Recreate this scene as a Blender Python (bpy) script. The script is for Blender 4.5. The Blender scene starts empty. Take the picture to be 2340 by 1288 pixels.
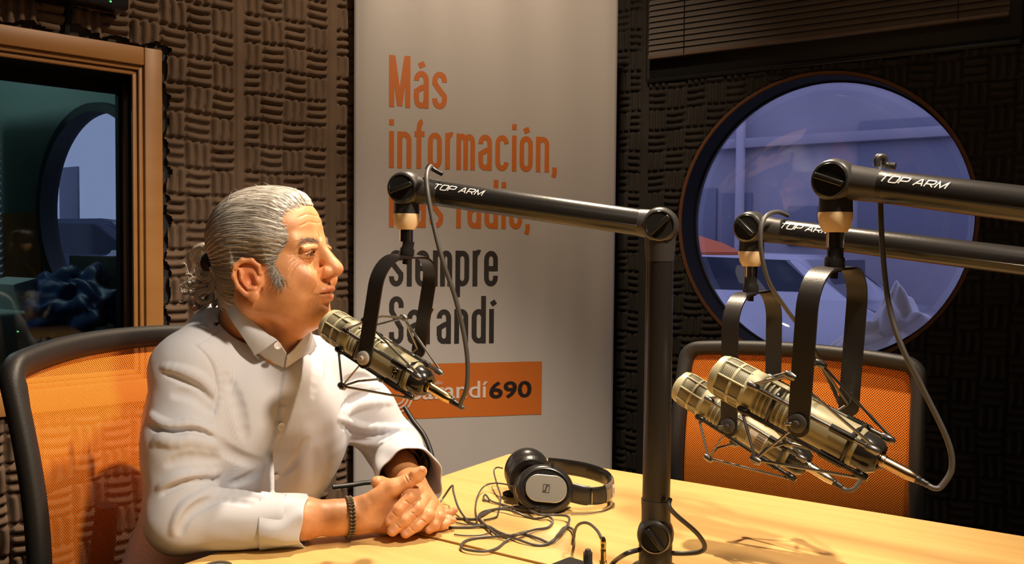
import bpy, bmesh, math, random, time
import numpy as np
from mathutils import Vector, Matrix, Quaternion
from math import sin, cos, pi, radians, sqrt, atan2
random.seed(7); rng = np.random.default_rng(7)
S = bpy.context.scene
COL = S.collection
# ------------------------------------------------------------------ camera
FPX, CXP, CYP = 2050.0, 1170.0, 644.0
CAM = Vector((0.0, 0.0, 1.21))
PITCH, ROLL = 0.038, 0.0088
_F = Vector((0, cos(PITCH), -sin(PITCH))); _r0 = Vector((1, 0, 0)); _u0 = Vector((0, sin(PITCH), cos(PITCH)))
_R = _r0*cos(ROLL) + _u0*sin(ROLL); _U = _u0*cos(ROLL) - _r0*sin(ROLL)
cd = bpy.data.cameras.new('camera'); cam = bpy.data.objects.new('camera', cd); COL.objects.link(cam)
cd.sensor_fit = 'HORIZONTAL'; cd.sensor_width = 36.0; cd.lens = 36.0*FPX/2340.0; cd.clip_start = 0.02
cam.matrix_world = Matrix(((_R.x, _U.x, -_F.x, CAM.x), (_R.y, _U.y, -_F.y, CAM.y), (_R.z, _U.z, -_F.z, CAM.z), (0, 0, 0, 1)))
S.camera = cam
S.view_settings.view_transform = 'Standard'; S.view_settings.look = 'None'
S.view_settings.gamma = 1.0; S.view_settings.use_curve_mapping = False
S.view_settings.exposure = 0.14
# ------------------------------------------------------------------ world: blue overcast daylight in the street
W = bpy.data.worlds.new('world'); S.world = W; W.use_nodes = True
W.node_tree.nodes['Background'].inputs[0].default_value = (0.42, 0.44, 0.80, 1)
W.node_tree.nodes['Background'].inputs[1].default_value = 1.0
# ------------------------------------------------------------------ lamps of the room and an added front fill (all up at the ceiling)
def lamp(name, kind, loc, target, power, color, size=0.1, angle=60, blend=0.4):
    ld = bpy.data.lights.new(name, kind); ld.energy = power; ld.color = color
    if kind == 'SPOT': ld.spot_size = radians(angle); ld.spot_blend = blend; ld.shadow_soft_size = size
    elif kind == 'AREA': ld.shape = 'DISK'; ld.size = size
    else: ld.shadow_soft_size = size
    o = bpy.data.objects.new(name, ld); COL.objects.link(o); o.location = loc
    d = Vector(target) - Vector(loc); o.rotation_euler = d.to_track_quat('-Z', 'Y').to_euler()
    return o
WARM = (1.0, 0.78, 0.55)
lamp('lamp_before_table', 'SPOT', (0.80, 0.60, 2.62), (-0.22, 1.50, 0.92), 185, (1.0, 0.83, 0.64), 0.10, 62, 0.55)
lamp('front_fill', 'AREA', (-0.15, 0.15, 2.68), (-0.3, 1.4, 0.9), 4, (1.0, 0.84, 0.66), 1.1)  # added soft fill from the front, no fixture of the room
lamp('spot_behind_table', 'SPOT', (0.20, 1.93, 2.60), (0.0, 1.5, 0.74), 210, (1.0, 0.80, 0.58), 0.03, 92, 0.6)
lamp('spot_banner', 'SPOT', (0.15, 1.90, 2.62), (-0.45, 2.8, 1.60), 52, WARM, 0.05, 115, 0.7)
# ------------------------------------------------------------------ pixel helpers: a point of the room from where it shows and how far it is
def ray(px, py):
    return _F + _R*((px-CXP)/FPX) + _U*((CYP-py)/FPX)
def P(px, py, d):
    r = ray(px, py); return CAM + r*(d/r.y)
def T(px, py, z=0.741):
    r = ray(px, py); return CAM + r*((z-CAM.z)/r.z)
def proj(p):
    v = Vector(p)-CAM; return (CXP+FPX*v.dot(_R)/v.dot(_F), CYP-FPX*v.dot(_U)/v.dot(_F))
# ------------------------------------------------------------------ object helpers
def link(name, me, mat=None, parent=None):
    o = bpy.data.objects.new(name, me); COL.objects.link(o)
    if mat is not None and len(me.materials) == 0: me.materials.append(mat)
    if parent is not None: o.parent = parent
    return o
def tag(o, label=None, cat=None, group=None, kind=None):
    if label: o['label'] = label
    if cat: o['category'] = cat
    if group: o['group'] = group
    if kind: o['kind'] = kind
    return o
def empty(name, loc=(0, 0, 0), rot=None, label=None, cat=None, group=None):
    o = bpy.data.objects.new(name, None); COL.objects.link(o); o.empty_display_size = 0.05
    if rot is not None: o.matrix_world = Matrix.Translation(Vector(loc)) @ rot.to_4x4()
    else: o.location = loc
    return tag(o, label, cat, group)
def root(name, loc, label, cat, group=None):
    """An Empty at loc; its parts are built in world coordinates and parented with parts(...)."""
    return empty(name, loc, None, label, cat, group)
def adopt(parent, *objs):
    M = parent.matrix_world if parent.parent is None else Matrix.Translation(world_loc(parent))
    for o in objs:
        o.parent = parent
        o.matrix_parent_inverse = Matrix.Translation(-world_loc(parent))
    return objs[0]
def world_loc(o):
    # chain of pure translations
    if o.parent is None: return o.location.copy()
    return o.parent_wl if hasattr(o, 'parent_wl') else world_loc(o.parent) + o.matrix_parent_inverse.translation + o.location
def mesh_np(name, verts, faces, smooth=True):
    """verts (N,3); faces (M,k) int array or list of arrays"""
    me = bpy.data.meshes.new(name)
    verts = np.asarray(verts, dtype=np.float32)
    if not isinstance(faces, (list, tuple)): faces = [faces]
    faces = [np.asarray(f, dtype=np.int32) for f in faces if len(f)]
    nl = sum(f.size for f in faces); nf = sum(len(f) for f in faces)
    me.vertices.add(len(verts)); me.vertices.foreach_set('co', verts.ravel())
    me.loops.add(nl); me.loops.foreach_set('vertex_index', np.concatenate([f.ravel() for f in faces]))
    me.polygons.add(nf)
    tot = np.concatenate([np.full(len(f), f.shape[1], dtype=np.int32) for f in faces])
    st = np.concatenate([[0], np.cumsum(tot)[:-1]]).astype(np.int32)
    me.polygons.foreach_set('loop_start', st)
    me.update(calc_edges=True)
    me.polygons.foreach_set('use_smooth', np.full(nf, smooth))
    me.validate()
    return me
class MB:
    """collects simple shapes in one bmesh"""
    def __init__(s): s.bm = bmesh.new()
    def box(s, c, size, rot=None, bevel=0.0, seg=2):
        r = bmesh.ops.create_cube(s.bm, size=1.0); vs = r['verts']
        M = Matrix.Translation(Vector(c)) @ (rot.to_4x4() if rot else Matrix.Identity(4)) @ Matrix.Diagonal((*size, 1))
        bmesh.ops.transform(s.bm, matrix=M, verts=vs)
        if bevel:
            es = list({e for v in vs for e in v.link_edges})
            bmesh.ops.bevel(s.bm, geom=es, offset=bevel, segments=seg, profile=0.5, affect='EDGES')
        return s
    def tube(s, pts, r, seg=10, caps=True, up=None, flat=1.0):
        """swept round (or flattened) tube along pts; r number or list; flat scales the cross-section along its second axis"""
        pts = [Vector(p) for p in pts]; n = len(pts)
        if not hasattr(r, '__len__'): r = [r]*n
        rings = []; t0 = (pts[1]-pts[0]).normalized()
        a = Vector(up) if up is not None else (Vector((0, 0, 1)) if abs(t0.z) < 0.9 else Vector((1, 0, 0)))
        a = (a - t0*a.dot(t0)).normalized(); tp = t0
        for i, p in enumerate(pts):
            t = ((pts[min(i+1, n-1)]-p).normalized() + (p-pts[max(i-1, 0)]).normalized())
            t = t.normalized() if t.length > 1e-9 else tp
            q = tp.rotation_difference(t); a = (q @ a); a = (a - t*a.dot(t)).normalized(); b = t.cross(a); tp = t
            rings.append([s.bm.verts.new(p + (a*cos(2*pi*k/seg)*r[i] + b*sin(2*pi*k/seg)*r[i]*flat)) for k in range(seg)])
        for i in range(n-1):
            for k in range(seg):
                s.bm.faces.new((rings[i][k], rings[i][(k+1) % seg], rings[i+1][(k+1) % seg], rings[i+1][k]))
        if caps:
            s.bm.faces.new(rings[0][::-1]); s.bm.faces.new(rings[-1])
        return s
    def lathe(s, prof, o=(0, 0, 0), axis=(0, 0, 1), seg=32, x=None, scale2=1.0):
        """prof: list of (r, h) along the axis from o"""
        o = Vector(o); ax = Vector(axis).normalized()
        a = Vector(x) if x is not None else (Vector((1, 0, 0)) if abs(ax.x) < 0.9 else Vector((0, 1, 0)))
        a = (a-ax*a.dot(ax)).normalized(); b = ax.cross(a)
        rings = []
        for (r, h) in prof:
            if r < 1e-6: rings.append([s.bm.verts.new(o+ax*h)])
            else: rings.append([s.bm.verts.new(o+ax*h+a*cos(2*pi*k/seg)*r+b*sin(2*pi*k/seg)*r*scale2) for k in range(seg)])
        for i in range(len(rings)-1):
            A, B = rings[i], rings[i+1]
            for k in range(seg):
                if len(A) == 1 and len(B) == 1: continue
                if len(A) == 1: s.bm.faces.new((A[0], B[(k+1) % seg], B[k]))
                elif len(B) == 1: s.bm.faces.new((A[k], A[(k+1) % seg], B[0]))
                else: s.bm.faces.new((A[k], A[(k+1) % seg], B[(k+1) % seg], B[k]))
        return s
    def prism(s, outline, h, M=None, z0=0.0):
        """outline of (x, y) extruded from z0 to z0+h, then transformed"""
        M = M or Matrix.Identity(4)
        lo = [s.bm.verts.new(M @ Vector((x, y, z0))) for x, y in outline]; hi = [s.bm.verts.new(M @ Vector((x, y, z0+h))) for x, y in outline]
        n = len(outline)
        s.bm.faces.new(lo[::-1]); s.bm.faces.new(hi)
        for i in range(n): s.bm.faces.new((lo[i], lo[(i+1) % n], hi[(i+1) % n], hi[i]))
        return s
    def quad(s, a, b, c, d):
        s.bm.faces.new([s.bm.verts.new(Vector(p)) for p in (a, b, c, d)]); return s
    def build(s, name, mat, parent=None, smooth=True, angle=40):
        bmesh.ops.recalc_face_normals(s.bm, faces=s.bm.faces[:])
        me = bpy.data.meshes.new(name)
        if smooth:
            for f in s.bm.faces: f.smooth = True
            lim = radians(angle)
            for e in s.bm.edges:
                if len(e.link_faces) == 2 and e.calc_face_angle(0) > lim: e.smooth = False
        s.bm.to_mesh(me); s.bm.free()
        o = link(name, me, mat)
        if parent is not None: adopt(parent, o)
        return o
def spline(pts, n=8, closed=False):
    """Catmull-Rom through the points"""
    pts = [Vector(p) for p in pts]; out = []; m = len(pts)
    for i in range(m if closed else m-1):
        if closed: p0, p1, p2, p3 = pts[(i-1) % m], pts[i], pts[(i+1) % m], pts[(i+2) % m]
        else: p0, p1, p2, p3 = pts[max(i-1, 0)], pts[i], pts[i+1], pts[min(i+2, m-1)]
        for k in range(n):
            t = k/n; t2 = t*t; t3 = t2*t
            out.append(0.5*((2*p1)+(p2-p0)*t+(2*p0-5*p1+4*p2-p3)*t2+(3*p1-p0-3*p2+p3)*t3))
    if not closed: out.append(pts[-1])
    return out
def frame3(x, y, z, o=(0, 0, 0)):
    x, y, z = Vector(x), Vector(y), Vector(z)
    return Matrix(((x.x, y.x, z.x, o[0]), (x.y, y.y, z.y, o[1]), (x.z, y.z, z.z, o[2]), (0, 0, 0, 1)))
def roundrect(w, h, r, n=5, cx=0, cy=0):
    out = []
    for (sx, sy, a0) in ((1, 1, 0), (-1, 1, 90), (-1, -1, 180), (1, -1, 270)):
        for k in range(n+1):
            a = radians(a0+90*k/n); out.append((cx+sx*(w/2-r)+r*cos(a), cy+sy*(h/2-r)+r*sin(a)))
    return out
# ------------------------------------------------------------------ materials
MAT = {}
def mat(name, color, rough=0.5, metal=0.0, spec=0.5, emit=None, estr=1.0, bump=None, vary=None, coat=0.0, sheen=0.0, sss=0.0):
    """bump=(scale, strength[, (sx,sy,sz)]); vary=(scale, colour2, (sx,sy,sz)) mixes a second colour by noise"""
    if name in MAT: return MAT[name]
    m = bpy.data.materials.new(name); m.use_nodes = True; nt = m.node_tree; N, L = nt.nodes, nt.links
    b = N['Principled BSDF']; b.inputs['Base Color'].default_value = (*color, 1); b.inputs['Roughness'].default_value = rough
    b.inputs['Metallic'].default_value = metal; b.inputs['Specular IOR Level'].default_value = spec
    if coat: b.inputs['Coat Weight'].default_value = coat; b.inputs['Coat Roughness'].default_value = 0.15
    if sheen: b.inputs['Sheen Weight'].default_value = sheen
    if sss:
        b.inputs['Subsurface Weight'].default_value = sss; b.inputs['Subsurface Radius'].default_value = (1.0, 0.35, 0.15); b.inputs['Subsurface Scale'].default_value = 0.006
    if emit: b.inputs['Emission Color'].default_value = (*emit, 1); b.inputs['Emission Strength'].default_value = estr
    if bump or vary:
        tc = N.new('ShaderNodeTexCoord')
        def noise(scale, stretch, detail=4):
            mp = N.new('ShaderNodeMapping'); mp.inputs['Scale'].default_value = stretch or (1, 1, 1); L.new(tc.outputs['Object'], mp.inputs[0])
            t = N.new('ShaderNodeTexNoise'); t.inputs['Scale'].default_value = scale; t.inputs['Detail'].default_value = detail; L.new(mp.outputs[0], t.inputs['Vector']); return t
        if bump:
            t = noise(bump[0], bump[2] if len(bump) > 2 else None); bp = N.new('ShaderNodeBump'); bp.inputs['Strength'].default_value = bump[1]
            bp.inputs['Distance'].default_value = 0.002; L.new(t.outputs[0], bp.inputs['Height']); L.new(bp.outputs[0], b.inputs['Normal'])
        if vary:
            t = noise(vary[0], vary[2] if len(vary) > 2 else None); mx = N.new('ShaderNodeMix'); mx.data_type = 'RGBA'
            rp = N.new('ShaderNodeMapRange'); rp.inputs[1].default_value = 0.35; rp.inputs[2].default_value = 0.65; L.new(t.outputs[0], rp.inputs[0])
            L.new(rp.outputs[0], mx.inputs[0]); mx.inputs[6].default_value = (*color, 1); mx.inputs[7].default_value = (*vary[1], 1)
            L.new(mx.outputs[2], b.inputs['Base Color'])
    MAT[name] = m; return m
def glass_mat(name, tint=(1, 1, 1), refl=0.08):
    m = bpy.data.materials.new(name); m.use_nodes = True; N, L = m.node_tree.nodes, m.node_tree.links
    N.remove(N['Principled BSDF']); out = N['Material Output']
    tr = N.new('ShaderNodeBsdfTransparent'); tr.inputs[0].default_value = (*tint, 1)
    gl = N.new('ShaderNodeBsdfGlossy'); gl.inputs['Roughness'].default_value = 0.03
    lw = N.new('ShaderNodeLayerWeight'); lw.inputs[0].default_value = .5; pw = N.new('ShaderNodeMath'); pw.operation = 'POWER'; pw.inputs[1].default_value = 4.5; L.new(lw.outputs['Facing'], pw.inputs[0])
    fr = N.new('ShaderNodeMath'); fr.operation = 'MULTIPLY_ADD'; fr.inputs[1].default_value = .8; fr.inputs[2].default_value = .04; L.new(pw.outputs[0], fr.inputs[0])
    mx = N.new('ShaderNodeMixShader'); L.new(fr.outputs[0], mx.inputs[0]); L.new(tr.outputs[0], mx.inputs[1]); L.new(gl.outputs[0], mx.inputs[2]); L.new(mx.outputs[0], out.inputs[0])
    MAT[name] = m; return m
BLK = mat('black_plastic', (0.022, 0.020, 0.019), 0.42)
BLKM = mat('black_matte', (0.012, 0.011, 0.010), 0.8, spec=.15)
BLKG = mat('black_gloss', (0.02, 0.018, 0.016), 0.18)
CHROME = mat('chrome', (0.75, 0.72, 0.68), 0.18, 1.0)
GOLD = mat('gold_plate', (0.85, 0.62, 0.25), 0.22, 1.0)
# ================================================================== the room shell
eL = Vector((0.712, 0.702, 0)).normalized(); eR = Vector((0.822, -0.569, 0)).normalized(); ZU = Vector((0, 0, 1))
nL = Vector((eL.y, -eL.x, 0)); nR = Vector((eR.y, -eR.x, 0))      # both point into the room
CEIL = 2.72
LB = P(420, 400, 2.475); LB.z = 0; RA = P(1440, 400, 3.40); RA.z = 0
def hit_plane(px, py, o, n):
    r = ray(px, py); return CAM + r*((o-CAM).dot(n)/r.dot(n))
_den = eL.x*(-eR.y)-(-eR.x)*eL.y
_q = RA-LB                                                            # corner: LB+s eL = RA - t eR
_M = np.linalg.solve(np.array([[eL.x, eR.x], [eL.y, eR.y]]), np.array([_q.x, _q.y]))
sK = float(_M[0]); tK = float(_M[1]); KC = LB+eL*sK
def sL(px, py): p = hit_plane(px, py, LB, nL); return ((p-LB).dot(eL), p.z)      # along the left wall, height
def sR(px, py): p = hit_plane(px, py, RA, nR); return ((p-RA).dot(eR), p.z)
WALLM = mat('dark_plaster', (0.035, 0.030, 0.026), 0.9)
LEN = 4.9
K2 = KC - eL*LEN; K3 = KC + eR*LEN; K4 = K2 + eR*LEN
# window opening in the left wall
wsR, wzT = sL(379, 121); wsR -= .022; wsL = wsR-1.75; wzB = sL(0, 938)[1]
# porthole centre on the right wall
ps, pz = sR(1866, 503); PR = 0.488
def wall_box(name, a, b, z0, z1, n, th=0.16, m=WALLM):
    """a solid slab behind the line a-b (n points into the room)"""
    A, B = Vector(a), Vector(b); o = MB(); v = []
    for p in (A, B, B-n*th, A-n*th): v.append((p.x, p.y))
    o.prism(v, z1-z0, z0=z0); return o
w = wall_box('w', K2, LB+eL*wsL, 0, CEIL, nL)
for (a, b, z0, z1) in ((LB+eL*wsL, LB+eL*wsR, 0, wzB), (LB+eL*wsL, LB+eL*wsR, wzT, CEIL), (LB+eL*wsR, KC, 0, CEIL)):
    v = [(p.x, p.y) for p in (a, b, b-nL*.16, a-nL*.16)]; w.prism(v, z1-z0, z0=z0)
wall_left = tag(w.build('wall_left', WALLM, smooth=False), kind='structure')
# right wall with a round hole, thick reveal
def ring_wall(name, c, r, ex, n, x0, x1, z0, z1, th, m):
    bm = bmesh.new(); N = 96; inn = []; outr = []
    for k in range(N):
        a = 2*pi*k/N; dx, dz = cos(a), sin(a)
        t = min([(x1-c[0])/dx if dx > 1e-6 else 1e9, (x0-c[0])/dx if dx < -1e-6 else 1e9, (z1-c[1])/dz if dz > 1e-6 else 1e9, (z0-c[1])/dz if dz < -1e-6 else 1e9])
        inn.append((c[0]+r*dx, c[1]+r*dz)); outr.append((c[0]+t*dx, c[1]+t*dz))
    def V(p, back): 
        q = ex[0]+ex[1]*p[0]-n*(th if back else 0); return bm.verts.new((q.x, q.y, p[1]))
    A = [V(p, 0) for p in inn]; B = [V(p, 0) for p in outr]; C = [V(p, 1) for p in inn]; D = [V(p, 1) for p in outr]
    for k in range(N):
        j = (k+1) % N
        bm.faces.new((A[k], A[j], B[j], B[k])); bm.faces.new((C[k], D[k], D[j], C[j])); bm.faces.new((A[k], C[k], C[j], A[j])); bm.faces.new((B[k], B[j], D[j], D[k]))
    # square corners
    for (cx, cz) in ((x0, z0), (x0, z1), (x1, z0), (x1, z1)):
        for back, Rg in ((0, B), (1, D)):
            o = V((cx, cz), back)
            ds = sorted(range(N), key=lambda k: (outr[k][0]-cx)**2+(outr[k][1]-cz)**2)[:2]
            if abs(ds[0]-ds[1]) in (1, N-1): bm.faces.new((o, Rg[ds[0]], Rg[ds[1]]))
    bmesh.ops.recalc_face_normals(bm, faces=bm.faces[:])
    me = bpy.data.meshes.new(name); bm.to_mesh(me); bm.free(); return link(name, me, m)
wall_right = tag(ring_wall('wall_right', (ps, pz), PR-0.012, (RA, eR), nR, -tK, -tK+LEN, 0, CEIL, 0.13, WALLM), kind='structure')
tag(wall_box('w', K2, K4, 0, CEIL, -(-eR).cross(ZU) if False else Vector((0, 0, 0))-((K2-KC).normalized()), 0.1).build('wall_back', mat('warm_wall', (0.10, 0.085, 0.07), 0.9), smooth=False), kind='structure')
tag(wall_box('w', K3, K4, 0, CEIL, -((K3-KC).normalized()), 0.1).build('wall_near', MAT['warm_wall'], smooth=False), kind='structure')
fl = MB(); fl.prism([(p.x, p.y) for p in (KC, K3, K4, K2)], 0.1, z0=-0.1)
tag(fl.build('floor', mat('dark_carpet', (0.045, 0.04, 0.037), 0.95, bump=(300, 0.4)), smooth=False), kind='structure')
ce = MB(); ce.prism([(p.x, p.y) for p in (KC, K3, K4, K2)], 0.1, z0=CEIL)
tag(ce.build('ceiling', mat('ceiling_tile', (0.16, 0.14, 0.12), 0.9), smooth=False), kind='structure')
# ------------------------------------------------------------------ acoustic foam: parquet of ribbed cells as real relief
def foam(name, o, ex, n, x0, x1, z0, z1, m, keep, cell=0.075, res=0.0036, depth=0.028, seams=(), seed=1, worn=0.0):
    nx = int((x1-x0)/res)+1; nz = int((z1-z0)/res)+1
    r = np.random.default_rng(seed)
    xs = np.linspace(x0, x1, nx); zs = np.linspace(z0, z1, nz); X, Z = np.meshgrid(xs, zs)
    # slight irregularity of the hand-glued panels
    Xw = X+0.0035*np.sin(Z*9+1.3)+0.002*np.sin(X*23+Z*17); Zw = Z+0.004*np.sin(X*7+.6)+0.002*np.sin(X*29-Z*13)
    ci = np.floor(Xw/cell).astype(int); cj = np.floor(Zw/cell).astype(int)
    u = Xw/cell-ci; v = Zw/cell-cj
    par = (ci+cj) % 2
    t = np.where(par == 0, v, u); s = np.where(par == 0, u, v)
    t = t + 0.035*np.sin(s*pi)*np.where((ci*7+cj*3) % 2 == 0, 1, -1)   # the ribs bow a little
    rib = np.abs(np.sin(np.clip(t, 0, 1)*3*pi))**0.68
    end = np.clip(np.minimum(s, 1-s)/0.10, 0, 1)**0.6
    hv = (0.45+0.55*r.random((400, 400)))[(ci % 400), (cj % 400)]
    H = depth*(0.15+0.85*rib*end*(0.72+0.28*hv))
    for sx in seams:
        H = np.where(np.abs(X-sx) < 0.014, depth*0.75, H); H = np.where(np.abs(np.abs(X-sx)-0.015) < 0.003, depth*0.35, H)
    ex = Vector(ex); n = Vector(n); o = Vector(o)
    V = np.stack([o.x+ex.x*X+n.x*H, o.y+ex.y*X+n.y*H, Z], -1).reshape(-1, 3)
    idx = np.arange(nx*nz).reshape(nz, nx)
    q = np.stack([idx[:-1, :-1], idx[:-1, 1:], idx[1:, 1:], idx[1:, :-1]], -1).reshape(-1, 4)
    xc = (X[:-1, :-1]+res/2).ravel(); zc = (Z[:-1, :-1]+res/2).ravel()
    q = q[keep(xc, zc)]
    used = np.unique(q); rm = np.full(nx*nz, -1); rm[used] = np.arange(len(used))
    return link(name, mesh_np(name, V[used], rm[q]), m)
FOAML = mat('brown_foam', (0.110, 0.068, 0.042), 0.95, vary=(9, (0.145, 0.093, 0.060)), bump=(900, 0.25))
FOAMR = mat('charcoal_foam', (0.034, 0.029, 0.024), 0.95, vary=(9, (0.048, 0.041, 0.034)), bump=(900, 0.25))
def keepL(x, z):
    jag = 0.006*np.sin(z*95)+0.004*np.sin(z*41); jt = 0.008*np.sin(x*60)+0.012*(np.sin(x*17) > .7)
    return ~((x < wsR+0.018+jag) & (z < wzT+0.014+jt) & (z > wzB-0.012)) & ~((np.abs(x-sL(152, 50)[0]) < 0.011) & (z > wzT))
fo = foam('acoustic_foam', LB, eL, nL, wsL+0.55, sK-0.005, 0.35, 2.25, FOAML, keepL, seams=(sL(541, 200)[0], sL(753, 200)[0]), seed=3)
adopt(wall_left, fo)
bx0, bz0 = sR(1499, 142); bx1, bz1 = sR(2312, 54)
bx2, bz2 = sR(1497, 190)
def keepR(x, z):
    ins = (x > bx0-0.03) & (x < bx1+0.04) & (z > bz2)
    return (((x-ps)**2+(z-pz)**2) > (PR+0.004)**2) & ~ins
fo = foam('acoustic_foam', RA, eR, nR, -tK+0.02, 1.75, 0.35, 2.3, FOAMR, keepR, seams=(sR(1475, 400)[0],), seed=5)
adopt(wall_right, fo)
# ------------------------------------------------------------------ studio window in the left wall
WOOD = mat('honey_wood', (0.33, 0.150, 0.040), 0.45, vary=(3, (0.37, 0.175, 0.052), (1, 1, 5)))
WOODD = mat('brown_wood', (0.16, 0.085, 0.045), 0.6)
def LW(s, z, d=0.0): p = LB+eL*s+nL*d; return Vector((p.x, p.y, z))
win = root('window_1', LW(wsR, wzB), None, None); tag(win, kind='structure')
RL = frame3(eL, ZU, nL).to_3x3()
def bar(mb, s0, s1, z0, z1, d0, d1, bev=0.004):
    mb.box(LW((s0+s1)/2, (z0+z1)/2, (d0+d1)/2), (abs(s1-s0), abs(z1-z0), abs(d1-d0)), RL, bev)
casing = MB(); cw = 0.048
bar(casing, wsR-cw, wsR, wzB, wzT, 0, .030); bar(casing, wsL, wsL+cw, wzB, wzT, 0, .030)
bar(casing, wsL+cw, wsR-cw, wzT-cw, wzT, 0, .030); bar(casing, wsL-.02, wsR+.02, wzB-.010, wzB+cw, 0, .040)
# inner bead
for k, (off, d1) in enumerate(((0.0, .020), (.013, .012))):
    a = wsR-cw-off; zt = wzT-cw-off; zb = wzB+cw+off
    bar(casing, a-.012, a, zb, zt, 0, d1, .003); bar(casing, wsL+cw, a, zt-.012, zt, 0, d1, .003); bar(casing, wsL+cw, a, zb, zb+.012, 0, d1, .003)
casing.build('wood_casing', WOOD, win)
ia = wsR-cw-.026; it = wzT-cw-.026; ib = wzB+cw+.026
def sLd(px, py, d): p = hit_plane(px, py, LB+nL*d, nL); return ((p-LB).dot(eL), p.z)
jb = MB(); e0 = sLd(316, 300, -.03)[0]
bar(jb, e0, wsR-.01, ib-.02, it+.06, -.15, -.001, .001); bar(jb, wsL, wsR-.01, it, it+.09, -.15, -.001, .001); bar(jb, wsL, wsR-.01, ib-.08, ib, -.15, -.001, .001)
jb.build('black_gasket', BLKM, win)
e1_ = sLd(286, 300, -.10)[0]; e2_ = sLd(318, 300, -.10)[0]
j2 = MB(); bar(j2, e1_, e2_, ib, it, -.148, -.10, .003); j2.build('jamb', WOODD, win)
e3_ = sLd(272, 300, -.12)[0]
j3 = MB(); bar(j3, e3_, e1_, ib, it-.0, -.148, -.12, .001); bar(j3, wsL, e3_, it-.03, it, -.148, -.12, .001); j3.build('inner_frame', BLKM, win)
ia = e3_+.07
g = MB(); bar(g, wsL, ia-.07, ib, it-.03, -.142, -.138, 0); GLASS = glass_mat('window_glass', (0.74, 0.80, 0.79)); g.build('pane', GLASS, win)
# ------------------------------------------------------------------ porthole in the right wall
def RW(s, z, d=0.0): p = RA+eR*s+nR*d; return Vector((p.x, p.y, z))
port = root('window_2', RW(ps, pz), None, None); tag(port, kind='structure')
rim = MB(); rim.lathe([(PR-.012, -.0), (PR-.012, .016), (PR-.008, .020), (PR+.002, .020), (PR+.004, .0)], RW(ps, pz), nR, 96); rim.build('wood_rim', mat('rim_wood', (0.17, 0.065, 0.022), 0.6), port)
rv = MB(); rv.lathe([(PR-.012, .020), (PR-.013, -.095), (PR-.018, -.097), (PR-.020, -.090), (PR-.014, -.088)], RW(ps, pz), nR, 96); rv.build('black_reveal', BLKM, port)
dm = MB(); dm.lathe([(PR-.019, -.094)]+[((PR-.019)*cos(a), -.094-0.15*sin(a)) for a in [radians(x) for x in range(8, 90, 8)]]+[(0, -.244)], RW(ps, pz), nR, 64)
dm.build('acrylic_dome', glass_mat('dome_acrylic', (0.93, 0.94, 1.0)), port)
# ------------------------------------------------------------------ blind above the porthole
bl = root('window_blind', RW(bx0, bz1+.4), 'dark horizontal slat blind hanging above the round window', 'blind')
SLAT = mat('slat_paint', (0.18, 0.15, 0.13), 0.5)
xx0, xx1 = bx0+.0, bx1+.0
def bline(t): return bz0+(bz1-bz0)*t
ztop = 2.36; zb_ = bz0
k = 0; z = zb_+0.02
RR = frame3(eR, ZU, nR).to_3x3()
while z < ztop:
    mb = MB(); n = 5; rows = []
    for j in range(n):
        a = -0.5+j/(n-1); y = a*0.0255; cur = 0.0022*(1-(2*a)**2)
        ang = radians(62); dz = y*sin(ang)+cur*cos(ang); dd = 0.058-y*cos(ang)+cur*sin(ang)
        rows.append((dz, dd))
    for j in range(n-1):
        mb.quad(RW(xx0, z+rows[j][0], rows[j][1]), RW(xx1, z+rows[j][0], rows[j][1]), RW(xx1, z+rows[j+1][0], rows[j+1][1]), RW(xx0, z+rows[j+1][0], rows[j+1][1]))
    bmesh.ops.remove_doubles(mb.bm, verts=mb.bm.verts[:], dist=1e-5)
    mb.build('slat', SLAT, bl); z += 0.0205; k += 1
mb = MB(); mb.box(RW((xx0+xx1)/2, zb_+.004, .058), (xx1-xx0, .012, .022), RR, .002); mb.build('bottom_rail', mat('rail_paint', (0.20, 0.14, 0.11), 0.35), bl)
mb = MB(); mb.box(RW((xx0+xx1)/2, ztop+.02, .055), (xx1-xx0, .04, .05), RR, .002); mb.build('head_rail', SLAT, bl)
for px in (1582, 2197):
    s = sR(px, 80)[0]; mb = MB(); mb.tube([RW(s, ztop, .0735), RW(s, zb_, .0735)], .0012, 6); mb.build('ladder_cord', BLKM, bl)
# dark window frame the blind covers
fr = MB()
def barR(mb, s0, s1, z0, z1, d0, d1, bev=0.003): mb.box(RW((s0+s1)/2, (z0+z1)/2, (d0+d1)/2), (abs(s1-s0), abs(z1-z0), abs(d1-d0)), RR, bev)
barR(fr, bx0-.02, bx1+.03, bz2-.004, bz2+.012, 0, .034); barR(fr, bx0-.02, bx1+.03, bz2+.012, ztop+.05, 0.002, .012)
tag(fr.build('window_3', mat('black_frame', (0.018, 0.017, 0.016), 0.35)), kind='structure')
# ------------------------------------------------------------------ the next room seen through the studio window
eN = eR.copy(); nN = nR.copy()
NA = P(200, 480, 4.25); NA.z = 0
def NW(s, z, d=0.0): p = NA+eN*s+nN*d; return Vector((p.x, p.y, z))
def sN(px, py, d=0.0): p = hit_plane(px, py, NA+nN*d, nN); return ((p-NA).dot(eN), p.z)
_k1 = (NA-LB); tt = np.linalg.solve(np.array([[eL.x, -eN.x], [eL.y, -eN.y]]), np.array([_k1.x, _k1.y])); sEnd = float(tt[1])
wc = sN(222, 480); zsplit = sN(20, 488)[1]
TEAL = mat('teal_grey_paint', (0.16, 0.23, 0.205), 0.8); OCH = mat('ochre_panel', (0.36, 0.16, 0.05), 0.8)
PR2 = 0.46
o = ring_wall('wall_next_room', (wc[0], wc[1]), PR2, (NA, eN), nN, -3.0, sEnd-.17, 0, CEIL, 0.06, TEAL); tag(o, kind='structure')
pn = MB(); 
bm = pn
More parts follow.
